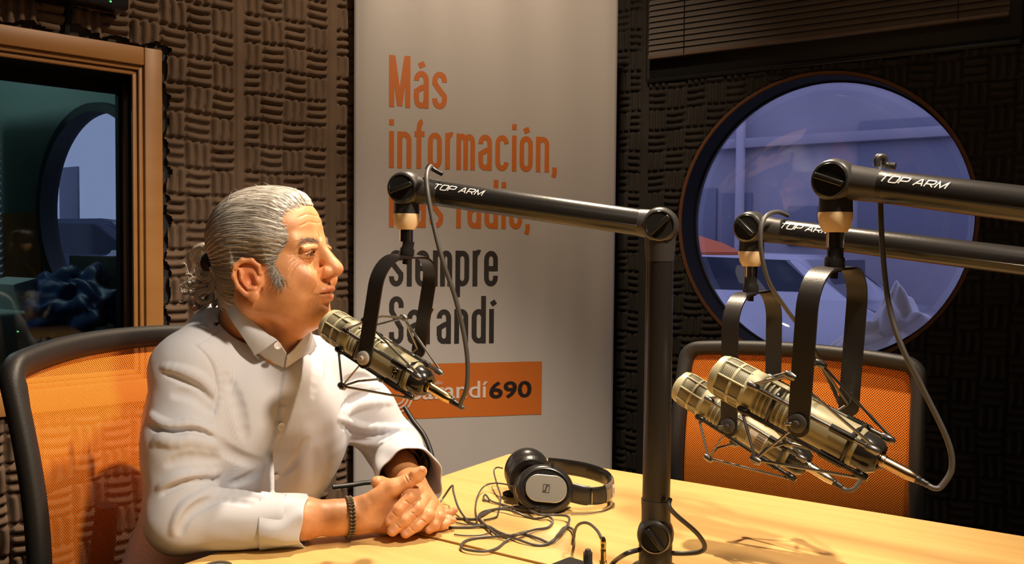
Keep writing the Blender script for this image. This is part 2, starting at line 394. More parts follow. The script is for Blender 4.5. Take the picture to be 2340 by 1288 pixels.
# ochre lower panel with the round cut-out
N = 72; z1p = zsplit; pts_o = []; cz = wc[1]; cx = wc[0]
def pan(xa, xb, za, zb):
    pn.box(NW((xa+xb)/2, (za+zb)/2, .006), (xb-xa, zb-za, .012), frame3(eN, ZU, nN).to_3x3(), .001)
pan(-3.0, cx-PR2-.03, 0, z1p); pan(cx-PR2-.03, sEnd-.17, 0, cz-PR2-.03)
o = pn.build('trim_1', OCH); tag(o, kind='structure')
r2 = MB(); r2.lathe([(PR2-.002, -.06), (PR2-.004, .0), (PR2-.004, .03), (PR2+.035, .03), (PR2+.04, .0)], NW(cx, cz), nN, 72)
p2 = root('window_4', NW(cx, cz), None, None); tag(p2, kind='structure'); r2.build('dark_rim', mat('dark_green_rim', (0.02, 0.028, 0.028), .5), p2)
r2 = MB(); r2.lathe([(PR2-.006, -.05), (PR2-.09, -.055), (.2, -.06), (0, -.06)], NW(cx, cz), nN, 64); r2.build('pane', MAT['window_glass'], p2)
side = MB(); A_ = NA+eN*(-3.0); 
v = [(p.x, p.y) for p in (A_, A_-nN*.1, LB-eL*6.5-nN*.1, LB-eL*6.5)]
side.prism([(A_.x, A_.y), (A_.x-.1*eN.x, A_.y-.1*eN.y), (LB.x-eL.x*4.6-.1*eN.x, LB.y-eL.y*4.6-.1*eN.y), (LB.x-eL.x*4.6, LB.y-eL.y*4.6)], CEIL)
tag(side.build('wall_far_side', TEAL, smooth=False), kind='structure')
_e = NA+eN*(sEnd-.17)
for nm, z0, m in (('floor_next_room', -.1, MAT['dark_carpet']), ('ceiling_next_room', CEIL, mat('pale_ceiling', (.3, .33, .32), .9))):
    q = MB(); c = LB-nL*.16
    a = c+eL*((NA-c).dot(eL)) 
    q.prism([(p.x, p.y) for p in (A_, _e, c-eL*4.6+eL*0)], .1, z0=z0)
    tag(q.build(nm, m, smooth=False), kind='structure')
lamp('next_room_lamp', 'POINT', tuple(NW(-.4, 2.5, 1.1)), (0, 0, 0), 24, (0.72, 0.95, 1.0), 0.12)
# ================================================================== the street outside the portholes
PAVE = mat('pavement', (0.22, 0.22, 0.23), 0.9); FAC = mat('facade_plaster', (0.42, 0.40, 0.44), 0.9, vary=(1.3, (0.34, 0.33, 0.38)), bump=(30, .3)); FACD = mat('facade_panel', (0.20, 0.21, 0.27), 0.7)
o = MB(); o.box((3.5, 11.6, -0.4), (26, 13.0, 0.3), Matrix.Rotation(-.60, 3, 'Z')); o.build('pavement', PAVE, smooth=False).__setitem__('kind', 'structure')
fz = RA - nR*6.2 + eR*2.0
def FWp(s, z, d=0.0): p = fz+eR*s+nR*d; return Vector((p.x, p.y, z))
fac = root('facade', FWp(0, 0), 'pale plastered house front across the street', 'building')
m_ = MB(); m_.box(FWp(-2, 3.2, -.2), (20, 7.0, .4), RR, 0.0); m_.build('wall', FAC, fac, smooth=False)
def fpx(px, py):
    p = hit_plane(px, py, fz, nR); return ((p-fz).dot(eR), p.z)
for (x0, y0, x1, y1, nm, m) in ((1650, 440, 1720, 640, 'doorway', FACD), (1590, 430, 1640, 600, 'shop_window', FACD), (1960, 260, 2230, 560, 'shop_window', FACD), (1800, 470, 1870, 560, 'wall_panel', FACD), (140, 380, 180, 520, 'doorway', FACD)):
    a = fpx(x0, y1); b = fpx(x1, y0); m_ = MB(); m_.box(FWp((a[0]+b[0])/2, (a[1]+b[1])/2, .01), (b[0]-a[0], b[1]-a[1], .05), RR, .01); m_.build(nm, m, fac)
a = fpx(1700, 360); m_ = MB(); m_.tube([FWp(a[0], 0, .1), FWp(a[0], 5, .1)], .05, 10); m_.build('drainpipe', mat('pipe_grey', (.5, .48, .52), .6), fac)
a = fpx(150, 500); b = fpx(260, 500); m_ = MB(); m_.box(FWp(-4, fpx(200, 420)[1], .05), (14, .10, .14), RR, .01); m_.build('ledge', FAC, fac)
def car(loc, rz, color, L=4.1, label='', group=None, sc=1.0):
    r = empty('car', loc, Matrix.Rotation(rz, 3, 'Z'), label, 'car', group)
    bm = bmesh.new()
    prof = [(-2.05, .35), (-2.08, .75), (-1.95, .95), (-1.55, 1.02), (-1.15, 1.42), (.55, 1.46), (1.05, 1.08), (1.85, .92), (2.05, .72), (2.05, .35)]
    wd = [.80, .84, .84, .82, .66, .66, .80, .80, .78, .78]
    Lr, Rr = [], []
    for (x, z), w_ in zip(prof, wd): Lr.append(bm.verts.new((x, w_, z))); Rr.append(bm.verts.new((x, -w_, z)))
    n = len(prof)
    for i in range(n): j = (i+1) % n; bm.faces.new((Lr[i], Lr[j], Rr[j], Rr[i]))
    bm.faces.new(Lr); bm.faces.new(Rr[::-1])
    bmesh.ops.bevel(bm, geom=bm.edges[:], offset=.05, segments=3, affect='EDGES'); bmesh.ops.recalc_face_normals(bm, faces=bm.faces[:])
    for f in bm.faces: f.smooth = True
    me = bpy.data.meshes.new('body'); bm.to_mesh(me); bm.free(); link('body', me, mat('car_'+color[0], color[1], .3, coat=.5), r)
    def part(mb, nm, m): bmesh.ops.recalc_face_normals(mb.bm, faces=mb.bm.faces[:]); me = bpy.data.meshes.new(nm); mb.bm.to_mesh(me); mb.bm.free(); return link(nm, me, m, r)
    GL = mat('car_glass', (.05, .06, .08), .08)
    for s in (-1, 1):
        mb = MB(); mb.prism([(-1.42, 1.06), (-1.06, 1.38), (-.32, 1.40), (-.32, 1.06)], .16, Matrix(((1, 0, 0, 0), (0, 0, s, s*.62), (0, 1, 0, 0), (0, 0, 0, 1)))); part(mb, 'window', GL)
        mb = MB(); mb.prism([(-.22, 1.06), (-.22, 1.40), (.48, 1.40), (.86, 1.10)], .16, Matrix(((1, 0, 0, 0), (0, 0, s, s*.62), (0, 1, 0, 0), (0, 0, 0, 1)))); part(mb, 'window', GL)
        for x in (-1.3, 1.3):
            mb = MB(); mb.lathe([(0, -.1), (.2, -.1), (.31, -.09), (.32, 0), (.31, .09), (.2, .1), (0, .1)], (x, s*.76, .32), (0, 1, 0), 24); part(mb, 'wheel', BLKM)
        mb = MB(); mb.box((-2.04, s*.6, .82), (.12, .34, .16), None, .02); part(mb, 'tail_light', mat('tail_lens', (.5, .02, .015), .25))
    mb = MB(); mb.prism([(-.55, 1.06), (-.55, 1.0), (.55, 1.0), (.55, 1.06), (.48, 1.38), (-.48, 1.38)], .03, Matrix(((0, 0, -1, -1.36), (1, 0, 0, 0), (0, 1, 0, 0), (0, 0, 0, 1)))); part(mb, 'rear_window', GL)
    return r
c1 = P(1600, 690, 8.6); car((c1.x, c1.y, -.25), atan2(eR.y, eR.x)+pi, ('pale', (.55, .56, .62)), label='pale car parked across the street, seen through the large round window')
c2 = P(165, 560, 9.2); car((c2.x, c2.y, 0.0), atan2(-.2, 1)+.3, ('navy', (.03, .05, .11)), label='dark blue car with red tail light, seen through the far round window')
c3 = P(262, 590, 7.0); car((c3.x+1.7, c3.y-1.18, -.25), atan2(eR.y, eR.x), ('white', (.7, .72, .78)), label='white car in front of the dark blue one, behind the far round window')
kb_ = MB(); kb_.box((c2.x-.5, c2.y+.6, -.125), (7.5, 3.6, .245), Matrix.Rotation(-.35, 3, 'Z'), .02); tag(kb_.build('raised_pavement', PAVE, smooth=False), kind='structure')
# parasol with orange canopy
pc = P(1588, 575, 6.2)
pr = root('street_parasol', (pc.x, pc.y, -.25), 'small orange parasol in the street at the left of the round window', 'parasol')
mb = MB(); mb.lathe([(.0, .12), (.20, .06), (.32, 0), (.30, -.02), (0, .08)], pc, (0, 0, 1), 8); mb.build('canopy', mat('parasol_orange', (.75, .18, .06), .7), pr)
mb = MB(); mb.tube([(pc.x, pc.y, -.25), (pc.x, pc.y, pc.z+.16)], .02, 8); mb.build('pole', CHROME, pr)
# pale crumpled form, kind unclear, behind the lower right of the round window
def crumple(name, c, size, seed, m, ex=(1, 0, 0), amp=.35, sub=5, parent=None, squash=None):
    bm = bmesh.new(); bmesh.ops.create_icosphere(bm, subdivisions=sub, radius=1)
    r = np.random.default_rng(seed); K = r.normal(size=(14, 3)); ph = r.random(14)*6.28
    X = Vector(ex).normalized(); Y = ZU.cross(X)
    for v in bm.verts:
        p = v.co.copy(); s = 0
        for k, a in zip(K, ph):
            s += abs(sin(3.1*(k[0]*p.x+k[1]*p.y+k[2]*p.z)+a))-.6
        q = p*(1+amp*s/4)
        if squash: q = squash(q)
        v.co = Vector(c)+X*q.x*size[0]+Y*q.y*size[1]+ZU*q.z*size[2]
    for f in bm.faces: f.smooth = True
    me = bpy.data.meshes.new(name); bm.to_mesh(me); bm.free(); return link(name, me, m, parent)
SHEET = mat('pale_crumple', (.86, .84, .86), .35)
bc = P(2050, 800, 3.45)
o = crumple('crumpled_form', bc, (.17, .06, .15), 11, SHEET, eR, .6, squash=lambda q: Vector((q.x*(1.25-.55*q.z), q.y, q.z*(1.15 if q.z > 0 else .7)))); tag(o, 'crumpled pale shape behind the lower right of the round window', 'bag')
# things in the next room
so = P(150, 680, 3.5)
desk = root('desk', (so.x, so.y, 0), 'dark desk in the next room, behind the studio window', 'desk')
cD = NA+nN*.42+eN*(-.35)
Rn = frame3(eN, ZU, nN).to_3x3()
def DW(s, d, z): p = NA+eN*s+nN*d; return Vector((p.x, p.y, z))
mb = MB(); mb.box(DW(-.5, .40, .70), (2.2, .03, .74), Rn, .003); mb.build('desk_top', WOODD, desk)
for s in (-1.5, .5):
    mb = MB(); mb.box(DW(s, .40, .342), (.03, .684, .68), Rn, .002); mb.build('side_panel', WOODD, desk)
EQ = mat('equipment_black', (.012, .013, .014), .5)
# equipment rack standing on the desk, monitor on it
def eqpos(px, py, d): p = hit_plane(px, py, NA+nN*d, nN); return ((p-NA).dot(eN), p.z)
a = eqpos(68, 790, .45); b = eqpos(272, 726, .45)
mb = MB(); mb.box(DW((a[0]+b[0])/2+.05, .36, (.716+b[1])/2), (b[0]-a[0]+.1, b[1]-.716, .26), Rn, .006); o = mb.build('equipment_case', EQ); tag(o, 'black equipment case standing under the blue bag in the next room', 'case')
m0 = eqpos(106, 640, .40); m1 = eqpos(268, 584, .30)
mo = root('monitor', DW((m0[0]+m1[0])/2, .40, b[1]), 'black monitor standing before the far round window in the next room', 'monitor')
mb = MB(); mb.box(DW((m0[0]+m1[0])/2, .29, (b[1]+.008+m1[1])/2), (m1[0]-m0[0], m1[1]-b[1]-.012, .03), Rn, .006); mb.build('screen_case', EQ, mo)
mb = MB(); mb.box(DW((m0[0]+m1[0])/2, .29, b[1]+.006), (.14, .01, .12), Rn, .003); mb.build('stand_base', EQ, mo)
BAG = mat('blue_plastic', (.008, .034, .15), .5)
bgc = eqpos(158, 692, .50)
def bagform(q):
    top = 1.0+.35*max(0, q.z)*(abs(q.x)); return Vector((q.x*(1.05-.1*q.z), q.y, q.z*.9+.16*sin(5*q.x)*(q.z > 0)*(.4+abs(q.x))))
o = crumple('crumpled_form', DW(bgc[0]+.01, .47, bgc[1]-.01), (.28, .085, .13), 21, BAG, eN, .60, squash=bagform); tag(o, 'crumpled blue plastic bag lying on the black case in the next room', 'bag')
pa = eqpos(0, 850, .55); pb_ = eqpos(62, 712, .55)
prn = root('printer', DW(pa[0], .55, .715), 'pale printer with a green light at the left edge of the studio window', 'printer')
mb = MB(); mb.box(DW(pb_[0]-.19, .58, (.716+pb_[1])/2), (.34, pb_[1]-.716, .30), Rn, .025, 4); mb.build('body', mat('printer_white', (.42, .47, .42), .5), prn)
mb = MB(); mb.box(DW(pb_[0]-.20, .50, pb_[1]+.06), (.24, .12, .10), Rn @ Matrix.Rotation(.25, 3, 'X'), .01); mb.build('paper_tray', MAT['printer_white'], prn)
gp = eqpos(41, 757, .715); mb = MB(); mb.box(DW(gp[0], .713, gp[1]), (.035, .05, .004), Rn, .001); pl = mb.build('control_panel', EQ, prn)
mb = MB(); mb.box(DW(gp[0]+.002, .7165, gp[1]), (.010, .005, .003), Rn, .001); mb.build('status_light', mat('green_led', (.1, .8, .2), .5, emit=(.15, 1, .3), estr=1.0), prn)
hp = eqpos(240, 752, .52); mb = MB(); mb.lathe([(0, -.03), (.045, -.028), (.056, 0), (.045, .028), (0, .03)], DW(hp[0], .51, hp[1]-.030), nN, 32); o = mb.build('round_clock', mat('clock_case', (.30, .33, .26), .5)); tag(o, 'small round greenish clock behind the chair top in the next room', 'clock')
# pale zigzag reflection at the far left, built as a solid sheet
mb = MB(); cs = eqpos(0, 470, .3); pts = []
for k in range(40):
    zz = sN(10, 590)[1]+k*.03; mb_ = 0
rows = []
for k in range(60):
    z = sN(10, 640)[1]+(k/59)*1.0; rows.append([DW(cs[0]-.5+.02*0, .30, z), DW(cs[0]+.035+.008*(1 if k % 2 else -1)-.0004*k, .30+.02*(k % 2), z)])
bmq = MB()
for k in range(59): bmq.quad(rows[k][0], rows[k][1], rows[k+1][1], rows[k+1][0])
bmesh.ops.remove_doubles(bmq.bm, verts=bmq.bm.verts[:], dist=1e-5)
bmesh.ops.solidify(bmq.bm, geom=bmq.bm.faces[:], thickness=.004)
o = bmq.build('reflection', mat('pale_reflection', (.33, .32, .38), .8)); tag(o, 'pale zigzag sheet standing for a reflection at the far left of the studio window', 'reflection')
# ================================================================== tables
BEECH = bpy.data.materials.new('beech_veneer'); BEECH.use_nodes = True
def wood_nodes(m, c1, c2, c3, dirv, rough):
    N, L = m.node_tree.nodes, m.node_tree.links; b = N['Principled BSDF']
    tc = N.new('ShaderNodeTexCoord'); mp = N.new('ShaderNodeMapping'); mp.inputs['Rotation'].default_value = (0, 0, -atan2(dirv.y, dirv.x)); mp.inputs['Scale'].default_value = (1, 1, 1)
    L.new(tc.outputs['Object'], mp.inputs[0])
    m2 = N.new('ShaderNodeMapping'); m2.inputs['Scale'].default_value = (1.6, 34, 34); L.new(mp.outputs[0], m2.inputs[0])
    n1 = N.new('ShaderNodeTexNoise'); n1.inputs['Scale'].default_value = 1.5; n1.inputs['Detail'].default_value = 5; L.new(m2.outputs[0], n1.inputs['Vector'])
    m3 = N.new('ShaderNodeMapping'); m3.inputs['Scale'].default_value = (9, 330, 330); L.new(mp.outputs[0], m3.inputs[0])
    n2 = N.new('ShaderNodeTexNoise'); n2.inputs['Scale'].default_value = 1.0; n2.inputs['Detail'].default_value = 2; L.new(m3.outputs[0], n2.inputs['Vector'])
    r = N.new('ShaderNodeValToRGB'); r.color_ramp.elements[0].position = .3; r.color_ramp.elements[0].color = (*c1, 1); r.color_ramp.elements[1].position = .7; r.color_ramp.elements[1].color = (*c2, 1); L.new(n1.outputs[0], r.inputs[0])
    mr = N.new('ShaderNodeMapRange'); mr.inputs[1].default_value = .5; mr.inputs[2].default_value = .75; mr.inputs[4].default_value = .30; L.new(n2.outputs[0], mr.inputs[0])
    mx = N.new('ShaderNodeMix'); mx.data_type = 'RGBA'; L.new(mr.outputs[0], mx.inputs[0]); L.new(r.outputs[0], mx.inputs[6]); mx.inputs[7].default_value = (*c3, 1); L.new(mx.outputs[2], b.inputs['Base Color'])
    b.inputs['Roughness'].default_value = rough
wood_nodes(BEECH, (0.68, 0.415, 0.140), (0.76, 0.485, 0.180), (0.58, 0.33, 0.10), eR, 0.38)
tC = T(1169, 1035, .74); tC.z = 0
uR = (T(2340, 1225, .74)-T(1169, 1035, .74)); uR.z = 0; uR.normalize(); uL = Vector((-uR.y, uR.x, 0))   # uL points far-right; the table lies on -uL from the far edge
def TW(a, b, z): p = tC+uR*a-uL*b; return Vector((p.x, p.y, z))
RT = frame3(uR, uL, ZU).to_3x3()
seam = (T(1005, 1230, .74)-tC).dot(-uL)
TABLEEDGE = mat('table_edge', (0.60, 0.38, 0.17), 0.5)
def table(b0, b1, lab, zt=.74):
    r = root('table', TW(.9, (b0+b1)/2, 0), lab, 'table', None)
    mb = MB(); mb.prism(roundrect(1.86, b1-b0, .018, 5), .026, frame3(uR, uL, ZU, TW(.93, (b0+b1)/2, zt-.026)))
    mb.build('tabletop', BEECH, r, angle=50)
    for a in (.06, 1.80):
        mb = MB(); mb.box(TW(a, (b0+b1)/2, (zt-.026)/2), (.05, (b1-b0)*.8, zt-.027), RT, .004); mb.build('leg', BLK, r)
    mb = MB(); mb.box(TW(.93, (b0+b1)/2, zt-.026-.04), (1.7, .03, .07), RT, .003); mb.build('crossbar', BLK, r)
    return r
table(0, seam-.0015, 'beech table carrying the headphones, standing next to the orange chair back')
table(seam+.0015, seam+.70, 'nearer beech table along the bottom edge, under the arms of the man', .7370)
# ================================================================== roll-up banner
def mesh_fabric(name, c1, hole=0.0055, amount=.5, c2=None):
    """woven net: real see-through holes in a staggered grid, laid out by UV in metres"""
    m = bpy.data.materials.new(name); m.use_nodes = True; N, L = m.node_tree.nodes, m.node_tree.links; b = N['Principled BSDF']
    b.inputs['Base Color'].default_value = (*c1, 1); b.inputs['Roughness'].default_value = .55
    uv = N.new('ShaderNodeUVMap'); sx = N.new('ShaderNodeSeparateXYZ'); L.new(uv.outputs[0], sx.inputs[0])
    def sinw(a, bb):
        m1 = N.new('ShaderNodeMath'); m1.operation = 'MULTIPLY'; m1.inputs[1].default_value = a*pi/hole; L.new(sx.outputs[0], m1.inputs[0])
        m2 = N.new('ShaderNodeMath'); m2.operation = 'MULTIPLY_ADD'; m2.inputs[1].default_value = bb*pi/hole; L.new(sx.outputs[1], m2.inputs[0]); L.new(m1.outputs[0], m2.inputs[2])
        m3 = N.new('ShaderNodeMath'); m3.operation = 'SINE'; L.new(m2.outputs[0], m3.inputs[0])
        m4 = N.new('ShaderNodeMath'); m4.operation = 'ABSOLUTE'; L.new(m3.outputs[0], m4.inputs[0]); return m4
    a, c = sinw(1, 1), sinw(1, -1)
    mn = N.new('ShaderNodeMath'); mn.operation = 'MINIMUM'; L.new(a.outputs[0], mn.inputs[0]); L.new(c.outputs[0], mn.inputs[1])
    gt = N.new('ShaderNodeMapRange'); gt.inputs[1].default_value = amount-.08; gt.inputs[2].default_value = amount+.08; gt.inputs[3].default_value = 1; gt.inputs[4].default_value = 0; L.new(mn.outputs[0], gt.inputs[0])
    L.new(gt.outputs[0], b.inputs['Alpha']); MAT[name] = m; return m
bLp = P(809, 300, 2.79); bRp = P(1409, 300, 2.985); bLp.z = bRp.z = 0
eB = (bRp-bLp).normalized(); nB = Vector((eB.y, -eB.x, 0)); bW = (bRp-bLp).length
def BW(x, z, d=0.0): p = bLp+eB*x+nB*d; return Vector((p.x, p.y, z))
def bpx(px, py): p = hit_plane(px, py, bLp, nB); return ((p-bLp).dot(eB), p.z)
ban = root('roll_up_banner', BW(bW/2, 0), 'tall white roll-up banner with orange and black lettering', 'banner')
nx, nz = 90, 60; xs = np.linspace(0, bW, nx); zs = np.linspace(.09, 2.08, nz)
X, Z = np.meshgrid(xs, zs)
wv = lambda X, Z: 0.0022*np.sin(X*31+.5*np.sin(Z*3))*(.4+.6*np.clip(1.5-abs(Z-1.6), 0, 1)) + .0016*np.sin(X*61+2)*np.exp(-((Z-.98)/.25)**2) - 0.004*np.exp(-(X/.02)**2) - 0.004*np.exp(-((bW-X)/.02)**2)
Wd = wv(X, Z)
V = np.stack([bLp.x+eB.x*X+nB.x*Wd, bLp.y+eB.y*X+nB.y*Wd, Z], -1).reshape(-1, 3); idx = np.arange(nx*nz).reshape(nz, nx)
q = np.stack([idx[:-1, :-1], idx[:-1, 1:], idx[1:, 1:], idx[1:, :-1]], -1).reshape(-1, 4)
PRINT = mat('banner_vinyl', (0.43, 0.40, 0.385), 0.42, bump=(1200, .12))
o = link('banner_sheet', mesh_np('banner_sheet', V, q), PRINT); adopt(ban, o)
so_ = o.modifiers.new('t', 'SOLIDIFY'); so_.thickness = .0008
mb = MB(); mb.box(BW(bW/2, .045, -.02), (bW+.03, .09, .10), frame3(eB, ZU, nB).to_3x3(), .01); mb.build('base_case', mat('alu', (.5, .5, .5), .35, 1), ban)
mb = MB(); mb.box(BW(bW/2, 2.09, 0), (bW, .03, .015), frame3(eB, ZU, nB).to_3x3(), .004); mb.build('top_rail', MAT['alu'], ban)
mb = MB(); mb.tube([BW(bW/2, .08, -.04), BW(bW/2, 2.09, -.02)], .01, 10); mb.build('support_pole', MAT['alu'], ban)
# --- lettering: condensed grotesque drawn as thick strokes in letter units (x-height 1, cap 1.42)
def arc(cx, cy, rx, ry, a0, a1, n=8): return [(cx+rx*cos(radians(a0+(a1-a0)*k/n)), cy+ry*sin(radians(a0+(a1-a0)*k/n))) for k in range(n+1)]
Wg = .42; tk = .145                                                     # glyph width, stroke
h2 = Wg/2; rr = h2-tk/2; L0 = tk/2; R0 = Wg-tk/2; rY = .17
def G(ch):
    acc = [[(h2-.07, 1.13), (h2+.09, 1.20)]]
    bow = lambda y0, y1: arc(h2, y1-rY-tk/2, rr, rY, 0, 180)+arc(h2, y0+rY+tk/2, rr, rY, 180, 360)+[(R0, y1-rY-tk/2)]
    if ch == 'o': return [bow(0, 1)], Wg
    if ch == 'ó': return [bow(0, 1)]+acc, Wg
    if ch == 'n': return [[(L0, 0), (L0, 1)], [(L0, .82)]+arc(h2, 1-rY-tk/2, rr, rY, 150, 0)+[(R0, 0)]], Wg
    if ch == 'm':
        w = .36; r = w/2-tk/2; c1 = w/2; c2 = w/2+w-tk
        return [[(L0, 0), (L0, 1)], [(L0, .82)]+arc(c1, 1-rY-tk/2, r, rY, 150, 0)+[(w-tk/2, 0)], [(w-tk/2, .80)]+arc(c2, 1-rY-tk/2, r, rY, 150, 0)+[(2*w-1.5*tk, 0)]], 2*w-tk
    if ch == 'r': return [[(L0, 0), (L0, 1)], [(L0, .78)]+arc(h2-.03, .93-tk/2, rr-.05, .10, 160, 60)], .245
    if ch == 'i': return [[(L0, 0), (L0, 1)], [(L0, 1.16), (L0, 1.32)]], tk
    if ch == 'í': return [[(L0, 0), (L0, 1)], [(L0-.01, 1.13), (L0+.12, 1.22)]], tk
    if ch == 'f': return [[(L0+.05, 0), (L0+.05, 1.12)]+arc(h2+.03, 1.32-.16-.0, .105, .13, 180, 95), [(-.01, .95), (.29, .95)]], .29
    if ch == 'a': return [[(L0, .74)]+arc(h2, 1-rY-tk/2, rr, rY, 180, 0)+[(R0, 0)], [(R0, .60), (h2, .545), (L0, .46), (L0, .24)]+arc(h2, rY+tk/2, rr, rY, 180, 360)], Wg
    if ch == 'á': s, w = G('a'); return s+acc, w
    if ch == 'c': return [arc(h2, 1-rY-tk/2, rr, rY, 0, 180) + arc(h2, rY+tk/2, rr, rY, 180, 360)], Wg
    if ch == 'c_': return [], Wg
    if ch == 's': return [[(R0, .72)]+arc(h2, 1-rY-tk/2, rr, rY, 0, 180)+[(L0, .68), (h2, .50), (R0, .34)]+arc(h2, rY+tk/2, rr, rY, 0, -180)+[(L0, .28)]], Wg
    if ch == 'S': return [[(R0, 1.05)]+arc(h2, 1.38-rY-tk/2, rr, rY, 0, 180)+[(L0, .96), (h2, .70), (R0, .46)]+arc(h2, rY+tk/2, rr, rY, 0, -180)+[(L0, .36)]], Wg
    if ch == 'e': return [[(R0, .30)]+arc(h2, rY+tk/2, rr, rY, 360, 180)+arc(h2, 1-rY-tk/2, rr, rY, 180, 0)+[(R0, .50), (L0, .50)]], Wg
    if ch == 'p': return [[(L0, -.30), (L0, 1)], [(L0, .82)]+arc(h2, 1-rY-tk/2, rr, rY, 150, 0)+arc(h2, rY+tk/2, rr, rY, 360, 210)+[(L0, .18)]], Wg
    if ch == 'd': return [[(R0, 0), (R0, 1.38)], [(R0, .82)]+arc(h2, 1-rY-tk/2, rr, rY, 30, 180)+arc(h2, rY+tk/2, rr, rY, 180, 330)+[(R0, .18)]], Wg
    if ch == 'M': return [[(L0, 0), (L0, 1.38)], [(L0+.03, 1.36), (.30, .04)], [(.30, .04), (.60-L0-.03, 1.36)], [(.60-L0, 0), (.60-L0, 1.38)]], .60
    if ch == ',': return [[(L0, .14), (L0, -.02), (L0-.04, -.14)]], tk
    if ch == ' ': return [], .26
    return [], .3
def stroke_mesh(mb, pts, th, M, depth):
    """flat thick polyline as one ribbon, tiny thickness"""
    pts = [Vector((x, y, 0)) for x, y in pts]
    cl = [pts[0]]
    for p in pts[1:]:
        if (p-cl[-1]).length > 1e-4: cl.append(p)
    pts = cl; n = len(pts); closed = n > 3 and (pts[0]-pts[-1]).length < 1e-3
    if closed: pts = pts[:-1]; n -= 1
    Lf, Rt = [], []
    for i in range(n):
        a = pts[(i-1) % n] if (closed or i > 0) else None; b = pts[(i+1) % n] if (closed or i < n-1) else None
        d1 = (pts[i]-a).normalized() if a is not None else None; d2 = (b-pts[i]).normalized() if b is not None else None
        if d1 is None: d1 = d2
        if d2 is None: d2 = d1
        d = (d1+d2); d = d.normalized() if d.length > 1e-6 else d1
        nn = Vector((-d.y, d.x, 0)); k = 1/max(.5, nn.dot(Vector((-d1.y, d1.x, 0))))
        Lf.append(pts[i]+nn*th/2*k); Rt.append(pts[i]-nn*th/2*k)
    m = n if closed else n-1
    V = lambda p: mb.bm.verts.new(M @ Vector((p.x, p.y, depth)))
    lv = [V(p) for p in Lf]; rv = [V(p) for p in Rt]
    for i in range(m):
        j = (i+1) % n; mb.bm.faces.new((rv[i], rv[j], lv[j], lv[i]))
def strokes_line(text, x0, z0, xh, wx, matr, name, parent, track=.10, only=None):
    """one word per part"""
    cur = 0.0; word = MB(); any_ = False; k = 0
    for ch in text+' ':
        if ch == ' ':
            if any_:
                wo = word.build(name, matr, parent, smooth=False)
                word = MB(); any_ = False
            cur += .30; continue
        st, w = G(ch)
        for s in st:
            k += 1
            s2 = [(p[0]+cur, p[1]) for p in s]
            M = Matrix(((eB.x*wx, 0, nB.x, 0), (eB.y*wx, 0, nB.y, 0), (0, xh, 0, z0), (0, 0, 0, 1)))
            o_ = bLp+eB*x0; M = Matrix.Translation((o_.x, o_.y, 0)) @ M
            # subdivide long segments so the letters follow the sheet
            s3 = []
            for i in range(len(s2)-1):
                a, b = s2[i], s2[i+1]; n = max(1, int(math.dist(a, b)/.25))
                s3 += [(a[0]+(b[0]-a[0])*j/n, a[1]+(b[1]-a[1])*j/n) for j in range(n)]
            s3.append(s2[-1]); stroke_mesh(word, s3, tk, M, 0); any_ = True
        cur += w+track
    return cur
ORG = mat('orange_print', (0.50, 0.125, 0.012), 0.5); BKP2 = mat('black_panel_print', (0.016, 0.010, 0.010), 0.45); BKP = mat('black_print', (0.020, 0.016, 0.016), 0.45); WHP = mat('pale_print', (0.62, 0.53, 0.48), 0.45)
def line_width(text, track=.10): return sum((.30 if c == ' ' else G(c)[1]+track) for c in text)-track
def put_line(text, pxl, pyb, pxr, pyx, m):
    """baseline from (pxl, pyb), right end pxr, x-height top at pyx"""
    x0, z0 = bpx(pxl, pyb); x1, _ = bpx(pxr, pyb); _, z1 = bpx(pxl, pyx)
    w = line_width(text); wx = (x1-x0)/w
    strokes_line(text, x0, z0, z1-z0, wx, m, 'lettering', ban)
put_line('Más', 889, 244, 1021, 158, ORG)
put_line('información,', 889, 383, 1272, 299, ORG)
put_line('más radio,', 889, 519, 1211, 436, ORG)
put_line('siempre', 889, 654, 1137, 571, BKP)
put_line('Sarandí', 889, 787, 1128, 707, BKP)
# letters lie a hair in front of the sheet, following its waves
def drape(o, off):
    me = o.data; n = len(me.vertices); co = np.empty(n*3, dtype=np.float32); me.vertices.foreach_get('co', co); co = co.reshape(-1, 3)
    x = (co[:, 0]-bLp.x)*eB.x+(co[:, 1]-bLp.y)*eB.y; w_ = wv(x, co[:, 2])+off
    co[:, 0] = bLp.x+eB.x*x+nB.x*w_; co[:, 1] = bLp.y+eB.y*x+nB.y*w_; me.vertices.foreach_set('co', co.ravel()); me.update()
# orange panel of the station name
x0, zt = bpx(858, 833); x1, zb = bpx(1237, 946)
nn = 40; xs = np.linspace(x0, x1, nn); zz = np.linspace(zb, zt, 8); X, Z = np.meshgrid(xs, zz)
V = np.stack([bLp.x+eB.x*X, bLp.y+eB.y*X, Z], -1).reshape(-1, 3); idx = np.arange(nn*8).reshape(8, nn); q = np.stack([idx[:-1, :-1], idx[:-1, 1:], idx[1:, 1:], idx[1:, :-1]], -1).reshape(-1, 4)
o = link('orange_panel', mesh_np('orange_panel', V, q), ORG); drape(o, .0012); adopt(ban, o)
def text_mesh(name, txt, size, M, m, parent, sx=1.0, bold=0.0, shear=0.0, depth=.0, spacing=1.0):
    cu = bpy.data.curves.new(name, 'FONT'); cu.body = txt; cu.size = size; cu.offset = bold; cu.shear = shear; cu.extrude = depth; cu.space_character = spacing; cu.resolution_u = 3
    t = bpy.data.objects.new(name, cu); COL.objects.link(t); dg = bpy.context.evaluated_depsgraph_get(); me = bpy.data.meshes.new_from_object(t.evaluated_get(dg))
    bpy.data.objects.remove(t); me.transform(Matrix.Diagonal((sx, 1, 1, 1))); me.transform(M); me.materials.clear(); me.name = name
    o = link(name, me, m)
    if parent is not None: adopt(parent, o)
    return o
